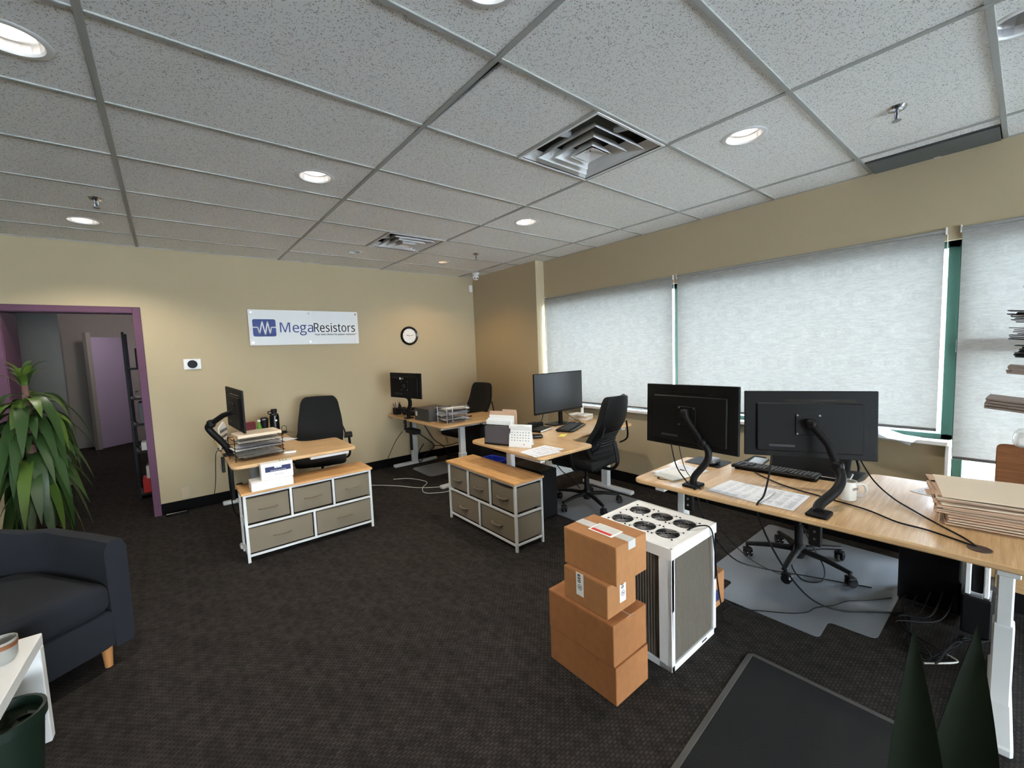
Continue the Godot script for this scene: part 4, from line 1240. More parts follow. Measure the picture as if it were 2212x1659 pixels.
	for k in rim.size():
		var l := (k + 1) % rim.size()
		for w in [[0.84, 1.0, 0.0], [0.81, 0.97, 3.0]]:
			var lo0 := V(rim[k].x * w[0], 0.0, rim[k].y * w[0])
			var lo1 := V(rim[l].x * w[0], 0.0, rim[l].y * w[0])
			var hi0 := V(rim[k].x * w[1], 0.36, rim[k].y * w[1])
			var hi1 := V(rim[l].x * w[1], 0.36, rim[l].y * w[1])
			bm.face([lo0, lo1, hi1, hi0], V(0, 0.18, 0) if w[2] == 0.0 else lo0 * 3.0 + V(0, 0.5, 0))
	part(t, "tub", bm, M.bin_blue)
	part(t, "floor", mb().box(V(0, 0.005, 0), V(0.30, 0.01, 0.22)), M.bin_blue)
	part(t, "rim", mb().tube(Array(rim).map(func(p): return V(p.x * 1.01, 0.36, p.y * 1.01)), 0.008, 6, true), M.bin_blue)
	t = thing("computer_tower", "black computer tower on the floor under the window desk", "computer", V(2.72, 0, -1.56))
	part(t, "case", mb().box(V(0, 0.23, 0), V(0.20, 0.44, 0.42), 0.006), M.black)
	part(t, "side_panel", mb().box(V(0.1005, 0.23, 0), V(0.003, 0.40, 0.38), 0.001), M.black_gloss)
	for s in [-0.15, 0.15]: part(t, "foot", mb().box(V(0, 0.005, s), V(0.16, 0.012, 0.03)), M.dark_grey)
	one("tote_bag", "red patterned bag standing behind the computer tower under the window desk", "bag", mb().soft(V(0, 0.26, 0), V(0.17, 0.20, 0.10), 0.03, 6), M.red, V(2.90, 0.14, -1.74), 0.2)
	one("cardboard_carton", "brown carton under the red bag below the window desk", "box", mb().box(V(0, 0.14, 0), V(0.22, 0.28, 0.16), 0.004), mat(rgb(84, 72, 62), 0.9), V(2.90, 0, -1.72), 0.0)
	t = thing("power_box", "white cable management box under the window desk", "box", V(3.22, 0.30, -1.72))
	part(t, "case", mb().box(V(0, 0, 0), V(0.44, 0.14, 0.12), 0.008), M.white)
	part(t, "hanger", mb().box(V(-0.18, 0.235, 0), V(0.02, 0.34, 0.02)).box(V(0.18, 0.235, 0), V(0.02, 0.34, 0.02)), M.white_metal)
	cable("black cable hanging in a loop under the window desk", [V(3.02, 0.66, -1.66), V(3.05, 0.45, -1.62), V(3.12, 0.32, -1.60), V(3.25, 0.20, -1.58), V(3.35, 0.08, -1.55)], 0.005)
	one("chair_mat", "grey plastic chair mat under the chair at the window desk", "chair mat", mb().prism(rounded([[2.83, -1.80, 0.08], [3.66, -1.80, 0.08], [3.66, -0.96, 0.08], [2.83, -0.96, 0.08]], 5), 0.001, 0.004), M.mat_plastic)

# ------------------------------------------------------------------ foreground desk
func desk_front() -> void:
	var m := monitor(V(2.475, 1.113, 0.104), -1.714, 0.61, 0.37, "left of the two monitors seen from behind on the foreground desk", -0.05, 0.018)
	back_details(m, 0.61, 0.37)
	m = monitor(V(2.775, 1.081, 0.612), -1.102, 0.60, 0.36, "right, wider looking of the two monitors seen from behind on the foreground desk", -0.06, 0.0)
	back_details(m, 0.60, 0.36)
	monitor_arm("black monitor arm with a curved neck holding the left foreground monitor", [V(2.392, 0.745, 0.172), V(2.396, 0.79, 0.18), V(2.42, 0.875, 0.235), V(2.425, 0.936, 0.242), V(2.418, 0.981, 0.212)], [V(2.418, 0.981, 0.212), V(2.408, 1.082, 0.143), V(2.436, 1.135, 0.098)], V(2.392, DT, 0.172), 0.019, V(-0.045, -0.01, 0))
	monitor_arm("black monitor arm with a thick curved neck holding the right foreground monitor", [V(2.39, 0.745, 0.77), V(2.448, 0.762, 0.758), V(2.569, 0.805, 0.790), V(2.652, 0.848, 0.792), V(2.695, 0.893, 0.766)], [V(2.695, 0.893, 0.766), V(2.72, 0.997, 0.72), V(2.738, 1.09, 0.64)], V(2.395, DT, 0.77), 0.022, V(-0.045, -0.01, 0))
	keyboard(V(2.965, DT, 0.39), PI / 2 + 0.05, "black keyboard on the foreground desk under the monitors")
	one("mouse_pad", "black mouse pad at the far end of the foreground desk", "mouse pad", mb().prism(rect(2.82, 3.02, -0.115, 0.118, 0.015), DT, DT + 0.003), M.black)
	mouse(V(2.90, DT + 0.003, 0.045), PI / 2, "silver grey mouse on the black mouse pad", M.steel)
	page("printed page lying flat in front of the left foreground monitor", V(2.50, DT + 0.001, 0.37), 1.52, M.print_b, 0.21, 0.26)
	page("printed page in a sleeve before the right foreground monitor", V(2.50, DT + 0.0016, 0.565), 1.60, M.print_c, 0.216, 0.279)
	page("white page at the far left end of the foreground desk", V(2.60, DT + 0.001, -0.02), 1.45, M.print_a, 0.21, 0.29)
	var t := thing("clip_papers", "stapled papers held by a black clip at the left end of the foreground desk", "paper", V(2.49, DT, 0.0), 1.35)
	part(t, "sheets", mb().box(V(0, 0.006, 0), V(0.15, 0.010, 0.19), 0.002).bend(func(p): return p + V(0, 0.6 * maxf(0.0, p.z) * maxf(0.0, p.z), 0)), M.paper)
	part(t, "clip", mb().box(V(0.02, 0.012, 0.090), V(0.035, 0.016, 0.012), 0.002), M.black)
	t = thing("coffee_mug", "white mug with small lettering on the foreground desk", "mug", V(2.72, DT, 0.800))
	part(t, "cup", mb().lathe([Vector2(0, 0), Vector2(0.036, 0), Vector2(0.040, 0.004), Vector2(0.041, 0.095), Vector2(0.038, 0.095), Vector2(0.037, 0.012), Vector2(0, 0.010)], Vector3.ZERO, 28), M.ceramic)
	part(t, "handle", mb().tube(curve([V(0.018, 0.078, 0.036), V(0.034, 0.080, 0.060), V(0.036, 0.050, 0.070), V(0.030, 0.022, 0.058), V(0.018, 0.020, 0.036)], 4), 0.006, 8), M.ceramic)
	words(t, "lettering", "CUST", 0.035, M.ink, V(-0.017, 0.062, 0.038), V(0, -0.42, 0))
	one("phone_stand", "black tablet lying behind the keyboard on the foreground desk", "tablet", mb().box(V(0, 0.006, 0), V(0.16, 0.012, 0.24), 0.004), M.black_gloss, V(3.10, DT, 0.62), 0.1)
	one("calculator", "grey pad at the far end of the keyboard", "calculator", mb().box(V(0, 0.008, 0), V(0.15, 0.016, 0.09), 0.004), M.steel, V(3.13, DT, 0.24), 0.1)
	page("white note half under the manila folders", V(3.14, DT + 0.001, 1.09), 1.2, M.print_a, 0.14, 0.21)
	# manila folders, one on another
	rng.seed = 31
	var y := DT
	for k in 22:
		var th := 0.0032 + 0.0045 * rng.randf()
		var low := k < 8
		var at := V((2.84 if low else 2.85) + rng.randf_range(-0.022, 0.022), y, (1.275 if low else 1.24) + rng.randf_range(-0.016, 0.016))
		var f := thing("manila_folder", "topmost manila folder of the tall stack on the foreground desk" if k == 21 else ("lowest manila folder of the tall stack on the foreground desk" if k == 0 else "%s manila folder from the %s of the tall foreground desk stack" % [["second", "third", "fourth", "fifth", "sixth", "seventh", "eighth", "ninth", "tenth", "eleventh"][(k - 1) if k < 11 else (20 - k)], "bottom" if k < 11 else "top"]), "folder", at, 0.16 + rng.randf_range(-0.09, 0.09), "manila folders in the tall stack")
		var sag := 0.05 if not low else 0.02
		part(f, "leaf", mb().box(V(0, th * 0.5, 0), V(0.37, th, 0.29), 0.0008), M.manila if k % 3 else M.manila_light)
		if k % 4 == 1: part(f, "tab", mb().box(V(0.12 - 0.1 * (k % 3), th * 0.5, -0.152), V(0.09, 0.0015, 0.02)), M.manila)
		y += th + 0.0006
	part(find_child("manila_folder_021", false, false), "index_label", mb().box(V(-0.02, 0.008, 0.10), V(0.20, 0.001, 0.05)), M.manila_light)
	# grommet cover and the leads across the desk
	t = thing("desk_grommet", "dark round cable grommet cover on the foreground desk", "grommet", V(2.43, DT, 1.265))
	part(t, "cover", mb().disc(Vector3.ZERO, 0.034, 0.004, 24, 0.0015), mat(rgb(62, 44, 36), 0.5))
	cable("black lead running from the right monitor over the foreground desk to the grommet", [V(2.90, 0.93, 0.80), V(2.93, 0.80, 0.86), V(2.85, 0.745, 0.95), V(2.72, 0.737, 1.05), V(2.60, 0.737, 1.14), V(2.50, 0.737, 1.22), V(2.44, 0.735, 1.255)], 0.0035)
	cable("black lead lying nearest the edge of the foreground desk, ending at the grommet", [V(2.86, 0.736, 0.32), V(2.72, 0.736, 0.52), V(2.65, 0.736, 0.74), V(2.60, 0.736, 0.90), V(2.52, 0.736, 1.02), V(2.50, 0.736, 1.12), V(2.44, 0.735, 1.25)], 0.0035)
	cable("black lead hanging from the right monitor down the front desk edge", [V(2.60, 0.93, 0.50), V(2.52, 0.86, 0.52), V(2.42, 0.76, 0.53), V(2.335, 0.735, 0.53), V(2.325, 0.68, 0.54), V(2.38, 0.52, 0.58), V(2.55, 0.3, 0.62), V(2.78, 0.10, 0.66), V(2.95, 0.012, 0.75), V(3.10, 0.010, 0.90), V(3.2, 0.01, 1.0)], 0.0045)
	cable("black lead dropping from the left monitor behind its clamp", [V(2.42, 0.95, 0.02), V(2.41, 0.82, 0.06), V(2.38, 0.75, 0.14), V(2.33, 0.72, 0.22), V(2.36, 0.55, 0.26), V(2.6, 0.28, 0.30), V(2.95, 0.10, 0.34), V(3.2, 0.02, 0.5), V(3.35, 0.01, 0.8)], 0.004)
	cable("thin second lead dropping from the left monitor", [V(2.45, 0.95, 0.05), V(2.44, 0.80, 0.10), V(2.36, 0.72, 0.24), V(2.45, 0.5, 0.30), V(2.8, 0.2, 0.34), V(3.1, 0.02, 0.45)], 0.0025)
	# under the desk
	one("chair_mat", "large grey plastic chair mat with notched corners under the foreground desk", "chair mat", mb().prism(rounded([[2.608, 0.21, 0.03], [2.615, 0.725, 0.03], [2.80, 0.72, 0.03], [2.81, 0.92, 0.04], [3.92, 0.93, 0.04], [3.93, 0.03, 0.04], [2.83, 0.03, 0.03], [2.825, 0.205, 0.03]], 5), 0.001, 0.004), M.mat_plastic)
	t = thing("computer_tower", "black computer tower on the floor at the right end of the chair mat", "computer", V(3.45, 0.0, 1.045))
	part(t, "case", mb().box(V(0, 0.25, 0), V(0.22, 0.48, 0.255), 0.006), M.black)
	part(t, "front_bezel", mb().box(V(-0.113, 0.25, 0), V(0.008, 0.46, 0.24), 0.003), M.black_gloss)
	for s in [-0.09, 0.09]: part(t, "foot", mb().box(V(s, 0.006, 0), V(0.03, 0.014, 0.22)), M.dark_grey)
	t = thing("backup_battery", "dark block with white side panels standing right of the foreground computer tower", "battery", V(3.28, 0.0, 1.235))
	part(t, "case", mb().box(V(0, 0.10, 0), V(0.16, 0.20, 0.11), 0.008), M.black)
	part(t, "modem", mb().box(V(-0.03, 0.32, -0.035), V(0.05, 0.24, 0.022), 0.004), M.white)
	part(t, "modem", mb().box(V(-0.03, 0.315, 0.030), V(0.05, 0.23, 0.020), 0.004), M.white)
	part(t, "modem_body", mb().box(V(-0.01, 0.32, -0.003), V(0.05, 0.22, 0.042), 0.004), M.black)
	var tails := ["black cable coiled nearest the computer tower under the foreground desk", "thicker black cable trailing from the computer tower over the carpet", "black cable looping furthest left on the carpet beside the chair mat corner", "thicker black cable lying under the other loops by the desk foot", "uppermost thin black cable hanging behind the desk foot"]
	for k in 5:
		var a := k * 0.9
		cable(tails[k], [V(3.325 - 0.006 * k, 0.05 + 0.03 * k, 0.96 + 0.05 * k), V(3.25 - 0.02 * k, 0.012 + 0.006 * k, 0.95 + 0.04 * k), V(3.05 + 0.08 * sin(a), 0.008 + 0.004 * k, 0.985 + 0.03 * cos(a)), V(2.86 - 0.06 * sin(a), 0.008 + 0.004 * k, 1.02 + 0.03 * k), V(2.80 + 0.04 * cos(a), 0.008 + 0.004 * k, 1.12 + 0.02 * sin(a * 2.0)), V(2.90 + 0.03 * k, 0.008 + 0.004 * k, 1.18), V(3.08 + 0.04 * sin(a), 0.008 + 0.004 * k, 1.17 + 0.015 * k), V(3.16, 0.01 + 0.004 * k, 1.25 + 0.01 * k)], 0.0035 + 0.001 * (k % 2))
	cable("thin black cable wandering over the grey chair mat", [V(2.50, 0.06, 0.30), V(2.56, 0.012, 0.36), V(2.64, 0.010, 0.46), V(2.72, 0.010, 0.56), V(2.80, 0.010, 0.62), V(2.88, 0.010, 0.64), V(2.98, 0.010, 0.70), V(3.08, 0.010, 0.74), V(3.18, 0.010, 0.82), V(3.30, 0.010, 0.90)], 0.003)
	cable("black cable wound round the wheeled chair base", [V(3.30, 0.16, 0.40), V(3.20, 0.06, 0.42), V(3.15, 0.012, 0.50), V(3.22, 0.012, 0.58), V(3.34, 0.05, 0.56), V(3.38, 0.16, 0.48), V(3.30, 0.30, 0.45)], 0.004)
	cable("white-tipped cable loop on the carpet near the desk foot", [V(2.75, 0.012, 1.10), V(2.80, 0.02, 1.16), V(2.86, 0.02, 1.20), V(2.90, 0.012, 1.16)], 0.004, M.cable_white)

# ------------------------------------------------------------------ drawer units, boxes, air cleaner
# width along local x, front towards local +z, origin at the middle of the front foot line
func drawer_unit(at: Vector3, turn: float, label: String, slump := false) -> void:
	var t := thing("drawer_unit", label, "drawer unit", at, turn, "fabric drawer units with wooden tops")
	var W := 0.975
	var D := 0.285
	var H := 0.525
	part(t, "top_board", mb().span(-W / 2 - 0.012, W / 2 + 0.012, H, H + 0.018, -D - 0.008, 0.014, 0.002), M.wood_oak)
	for x in [-W / 2 + 0.010, W / 2 - 0.010]:
		for z in [-0.008, -D + 0.010]: part(t, "post", mb().box(V(x, H / 2, z), V(0.020, H, 0.020), 0.002), M.white_metal)
	for y in [0.052, 0.280, H - 0.008]:
		part(t, "rail", mb().box(V(0, y, -0.006), V(W, 0.017, 0.014), 0.002), M.white_metal)
		part(t, "rail", mb().box(V(0, y, -D + 0.008), V(W, 0.017, 0.014), 0.002), M.white_metal)
		for x in [-W / 2 + 0.010, W / 2 - 0.010]: part(t, "rail", mb().box(V(x, y, -D / 2), V(0.014, 0.017, D - 0.03), 0.002), M.white_metal)
	for x in [-W / 6, W / 6]: part(t, "divider", mb().box(V(x, 0.402, -0.004), V(0.018, 0.23, 0.014), 0.002), M.white_metal)
	part(t, "divider", mb().box(V(0, 0.166, -0.004), V(0.018, 0.215, 0.014), 0.002), M.white_metal)
	var cells := []
	for k in 3: cells.append([-W / 2 + (k + 0.5) * W / 3, W / 3 - 0.030, 0.300, 0.495])
	for k in 2: cells.append([-W / 2 + (k + 0.5) * W / 2, W / 2 - 0.030, 0.068, 0.262])
	for k in 5:
		var c: Array = cells[k]
		var w: float = c[1]
		var h: float = c[3] - c[2]
		var droop := 0.022 if (slump and k == 2) else 0.004
		var d := part(t, "drawer", mb().soft(V(0, h / 2, -D / 2 + 0.004), V(w, h, D - 0.028), 0.006, 10).bend(func(p):
			var belly := 0.006 * cos(p.x / w * PI) * sin(clampf(p.y / h, 0, 1) * PI)
			var up := clampf(p.y / h, 0.0, 1.0)
			return p + V(0, -droop * up * cos(p.x / w * PI), belly if p.z > -0.1 else 0.0)), M.taupe, V(c[0], c[2], 0))
		part(d, "handle", mb().tube(curve([V(-0.062, h * 0.50, -0.006), V(-0.045, h * 0.49, 0.012), V(0.0, h * 0.485, 0.020), V(0.045, h * 0.49, 0.012), V(0.062, h * 0.50, -0.006)], 3), 0.010, 6, false, 0.3), M.taupe)

func carton(at: Vector3, s: Vector3, label: String, turn := 0.0, dark := false) -> Node3D:
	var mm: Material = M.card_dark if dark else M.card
	var t := thing("cardboard_box", label, "box", at, turn, "stacked cardboard boxes")
	part(t, "body", mb().box(V(0, s.y / 2 - 0.001, 0), V(s.x, s.y - 0.003, s.z), 0.003), mm)
	# the two flaps that close the top, meeting along z
	for e in [-1.0, 1.0]:
		part(t, "flap", mb().box(V(e * (s.x * 0.25 + 0.0004), s.y - 0.0015, 0), V(s.x * 0.5 - 0.002, 0.003, s.z - 0.001), 0.001), mm)
	return t

func floor_things() -> void:
	drawer_unit(V(0.975, 0, -2.335), 0.0, "fabric drawer unit in front of the doorway desk, two white boxes on top")
	drawer_unit(V(2.072, 0, -1.535), -PI / 2, "fabric drawer unit beside the window desk, with nothing on top", true)
	# white boxes on the first unit
	var t := thing("white_box", "long flat white box lying on the fabric drawer unit", "box", V(0.695, 0.543, -2.405), -0.02)
	part(t, "body", mb().box(V(0, 0.032, 0), V(0.285, 0.064, 0.17), 0.002), M.paper)
	part(t, "end_flap", mb().box(V(-0.143, 0.032, 0.0), V(0.004, 0.062, 0.165), 0.001), M.paper)
	t = thing("white_box", "white box with a dark blue panel, resting on the long flat box", "box", V(0.735, 0.607, -2.39), -0.02)
	part(t, "body", mb().box(V(0, 0.062, 0), V(0.222, 0.124, 0.085), 0.002), M.paper)
	part(t, "blue_panel", mb().box(V(0.006, 0.078, 0.0432), V(0.178, 0.040, 0.0012)), M.navy)
	part(t, "white_notch", mb().box(V(0.006, 0.091, 0.0440), V(0.050, 0.014, 0.0010)), M.paper)
	words(t, "lettering", "RESISTOR", 0.035, M.navy, V(0.006, 0.090, 0.0446))
	words(t, "lettering", "PRECISION HIGH POWER", 0.11, M.paper, V(0.006, 0.066, 0.0440))
	words(t, "lettering", "MADE IN CANADA", 0.06, M.ink, V(0.012, 0.034, 0.0427))
	for k in 3: part(t, "green_mark", mb().box(V(0.03 + k * 0.022, 0.1245, -0.01), V(0.012, 0.001, 0.03)), M.green)
	# four cardboard boxes
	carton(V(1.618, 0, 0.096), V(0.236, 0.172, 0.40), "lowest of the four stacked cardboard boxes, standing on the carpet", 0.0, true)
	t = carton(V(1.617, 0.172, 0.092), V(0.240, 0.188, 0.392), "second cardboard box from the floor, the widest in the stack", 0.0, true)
	part(t, "tape", mb().box(V(0.0, 0.1875, 0), V(0.05, 0.0008, 0.392)), M.clear_tape)
	t = carton(V(1.616, 0.36, 0.118), V(0.205, 0.152, 0.258), "smallest cardboard box, third from the floor, with printed white tape")
	for side in 2:
		var f := Node3D.new()
		f.name = "printed_tape" if side == 0 else "printed_tape_001"
		t.add_child(f)
		f.position = V(-0.1034, 0.152, -0.028) if side == 0 else V(0.004, 0.152, 0.1298)
		f.rotation.y = -PI / 2 if side == 0 else 0.0
		part(f, "strip", mb().box(V(0, -0.054, 0), V(0.044, 0.108, 0.0008)), M.paper)
		words(f, "lettering", "GER", 0.042, M.ink, V(-0.003, -0.026, 0.0006), V(0, 0, PI / 2), 1.0, 700)
		part(f, "emblem", mb().tube([V(0.013, -0.068, 0.0008), V(0.0065, -0.0567, 0.0008), V(-0.0065, -0.0567, 0.0008), V(-0.013, -0.068, 0.0008), V(-0.0065, -0.0793, 0.0008), V(0.0065, -0.0793, 0.0008)], 0.0011, 4, true), M.ink)
		words(f, "emblem_letter", "G", 0.008, M.ink, V(0, -0.068, 0.0006), V(0, 0, PI / 2), 1.0, 700)
	t = carton(V(1.648, 0.512, 0.126), V(0.222, 0.176, 0.306), "topmost cardboard box of the stack, with a red and clear packing slip")
	part(t, "tape", mb().box(V(0.0, 0.1768, 0), V(0.052, 0.0008, 0.306)), M.clear_tape)
	part(t, "tape_end", mb().box(V(0.0, 0.158, 0.1536), V(0.052, 0.038, 0.0008)), M.clear_tape)
	part(t, "slip_pouch", mb().box(V(-0.004, 0.1776, 0.012), V(0.088, 0.0012, 0.135)), M.paper)
	part(t, "red_band", mb().box(V(-0.030, 0.1784, 0.010), V(0.020, 0.0008, 0.112)), M.red)
	part(t, "clear_window", mb().box(V(0.010, 0.1786, 0.010), V(0.052, 0.0012, 0.118)), M.clear_tape)
	# home-made air cleaner: filter walls taped round a fan plate
	t = thing("air_cleaner", "tall white taped filter tower with six black fans in its top", "air cleaner", V(2.062, 0, 0.118))
	var hx := 0.218
	var hz := 0.236
	var H := 0.60
	var holes := []
	for x in [-0.072, 0.092]:
		for z in [-0.137, 0.0, 0.130]: holes.append(Vector2(x, z))
	for f in [["x", -1.0], ["x", 1.0], ["z", -1.0], ["z", 1.0]]:
		var s: float = f[1]
		var along := hz if f[0] == "x" else hx
		var fr := mb()
		var md := mb()
		# a white card frame with the pleated filter sunk inside it
		fr.box(V(0, 0.016, 0), V(along * 2, 0.032, 0.022), 0.002).box(V(0, H - 0.030, 0), V(along * 2, 0.040, 0.022), 0.002)
		for e in [-1.0, 1.0]: fr.box(V(e * (along - (0.034 if f[0] == "x" and e * s < 0 else 0.014)), H / 2, 0), V(0.068 if f[0] == "x" and e * s < 0 else 0.028, H, 0.022), 0.002)
		md.box(V(0, H / 2, -0.004), V(along * 2 - 0.03, H - 0.04, 0.010))
		var basis := Basis(Vector3.UP, (PI / 2 * s) if f[0] == "x" else (0.0 if s > 0 else PI))
		var o := V(s * (hx - 0.011), 0, 0) if f[0] == "x" else V(0, 0, s * (hz - 0.011))
		part(t, "filter_frame", fr.turn(Transform3D(basis, o)), M.white)
		part(t, "filter", md.turn(Transform3D(basis, o)), M.filter)
	# fan plate with six round holes: built cell by cell
	var xs := [-hx, 0.010, hx]
	var zs := [-hz, -0.0685, 0.065, hz]
	var plate := mb()
	var k := 0
	for i in 2:
		for j in 3:
			var h: Vector2 = holes[k]
			var cell := holed(xs[i], xs[i + 1], zs[j], zs[j + 1], [h.x, h.y, 0.062], H - 0.010, 0.012)
			plate.v.append_array(cell.v)
			k += 1
	part(t, "fan_plate", plate, M.white)
	part(t, "tape_edge", mb().span(-hx - 0.001, -hx + 0.012, H - 0.05, H + 0.003, -hz, hz, 0.001).span(hx - 0.012, hx + 0.003, H - 0.05, H + 0.003, -hz, hz, 0.001).span(-hx, hx, H - 0.05, H + 0.003, hz - 0.012, hz + 0.001, 0.001).span(-hx, hx, H - 0.05, H + 0.003, -hz - 0.001, -hz + 0.012, 0.001), M.tape)
	part(t, "maker_label", mb().box(V(0.09, 0.018, hz + 0.0003), V(0.05, 0.010, 0.0008)), M.dark_grey)
	for h in holes:
		var f := Node3D.new()
		f.name = "fan" if h == holes[0] else "fan_%03d" % holes.find(h)
		t.add_child(f)
		f.position = V(h.x, H, h.y)
		part(f, "shroud", mb().lathe([Vector2(0.054, -0.022), Vector2(0.0575, 0.0), Vector2(0.0575, -0.03), Vector2(0.0, -0.034)], Vector3.ZERO, 28), M.black)
		var bl := mb()
		for q in 7:
			var a := TAU * q / 7.0
			var b0 := V(cos(a), 0, sin(a))
			var b1 := V(cos(a + 0.55), 0, sin(a + 0.55))
			var c0 := b0 * 0.018 + V(0, -0.022, 0)
			var c1 := b1 * 0.018 + V(0, -0.012, 0)
			var e0 := b0 * 0.052 + V(0, -0.022, 0)
			var e1 := b1 * 0.052 + V(0, -0.010, 0)
			bl.face([c0, e0, e1, c1], V(0, -1, 0))
			bl.face([c0 - V(0, 0.002, 0), e0 - V(0, 0.002, 0), e1 - V(0, 0.002, 0), c1 - V(0, 0.002, 0)], V(0, 1, 0))
		part(f, "blades", bl, M.black_gloss)
		part(f, "motor_cap", mb().disc(V(0, -0.022, 0), 0.021, 0.012, 18, 0.002), M.dark_grey)
		# finger guard: rings on crossed wires, screwed at four corners
		var gd := mb()
		for q in 5:
			var ring := []
			for w in 24: ring.append(V(cos(TAU * w / 24.0), 0, sin(TAU * w / 24.0)) * (0.020 + q * 0.0082) + V(0, 0.004, 0))
			gd.tube(ring, 0.0008, 4, true)
		part(f, "guard_rings", gd, M.steel)
		for q in 2:
			var d := V(1, 0, 1).normalized() if q == 0 else V(1, 0, -1).normalized()
			part(f, "guard_wire", mb().tube([d * 0.078 + V(0, 0.003, 0), d * 0.060 + V(0, 0.0055, 0), d * -0.060 + V(0, 0.0055, 0), d * -0.078 + V(0, 0.003, 0)], 0.0011, 5), M.steel)
			for e in [-1.0, 1.0]: part(f, "screw", mb().disc(d * 0.077 * e + V(0, 0.002, 0), 0.0048, 0.004, 10, 0.001), M.black)
	part(t, "power_cord", mb().tube(curve([V(2.085, 0.606, 0.300), V(2.15, 0.618, 0.330), V(2.20, 0.600, 0.362), V(2.222, 0.50, 0.372), V(2.24, 0.32, 0.378), V(2.28, 0.14, 0.385), V(2.36, 0.03, 0.37), V(2.46, 0.006, 0.31), V(2.56, 0.008, 0.32), V(2.60, 0.008, 0.36)], 6), 0.0034, 6), M.wire, V(-2.062, 0, -0.118))
	# small carton behind the tower
	t = carton(V(2.435, 0, 0.175), V(0.30, 0.20, 0.17), "small cardboard box with blue print and a clear label behind the fan tower")
	part(t, "blue_print", mb().box(V(0.03, 0.075, 0.0853), V(0.11, 0.07, 0.0008)), M.navy)
	part(t, "label", mb().box(V(0.06, 0.2005, 0.0), V(0.14, 0.001, 0.11)), M.tape)
	one("foil_tray", "shiny white packet lying on the small carton behind the fan tower", "packet", mb().soft(V(0, 0.012, 0), V(0.12, 0.022, 0.09), 0.01, 5), M.tape, V(2.44, 0.2, 0.12), 0.4)
	# entrance carpet let into the floor, with its metal edge
	var e := structure("trim_3")
	part(e, "carpet_inlay", mb().prism(PackedVector2Array([Vector2(2.255, 0.552), Vector2(2.31, 2.6), Vector2(0.85, 2.6), Vector2(0.60, 0.665)]), 0.0005, 0.003), M.entry)
	part(e, "edge_strip", mb().prism(PackedVector2Array([Vector2(2.232, 0.530), Vector2(2.255, 0.552), Vector2(2.31, 2.6), Vector2(2.287, 2.6)]), 0.0, 0.004, 0.001), mat(rgb(72, 71, 68), 0.7))
	part(e, "edge_strip", mb().prism(PackedVector2Array([Vector2(2.232, 0.530), Vector2(2.255, 0.552), Vector2(0.60, 0.665), Vector2(0.58, 0.645)]), 0.0, 0.004, 0.001), mat(rgb(72, 71, 68), 0.7))

# ------------------------------------------------------------------ left corner
func strap_leaf(length: float, width: float, rise: float, droop: float) -> MB:
	# grows along +x from the origin, rises, then arches over; folded along its midrib
	var m := mb()
	m.crease = 0.5
	var n := 8
	var rows := []
	for i in n + 1:
		var s := float(i) / n
		var p := V(length * (s - 0.12 * droop * s * s), rise * s - droop * length * s * s * (0.55 + 0.55 * s), 0)
		var w := width * 0.5 * pow(sin(clampf(0.12 + s * 0.88, 0, 1) * PI), 0.7) if i < n else 0.0
		rows.append([p + V(0, w * 0.25, -w), p, p + V(0, w * 0.25, w)])
	for i in n:
		for k in 2:
			var a: Vector3 = rows[i][k]
			var b: Vector3 = rows[i + 1][k]
			var c: Vector3 = rows[i + 1][k + 1]
			var d: Vector3 = rows[i][k + 1]
			if i == n - 1: m.tri(a, d, b)
			else: m.quad(a, d, c, b)
	return m

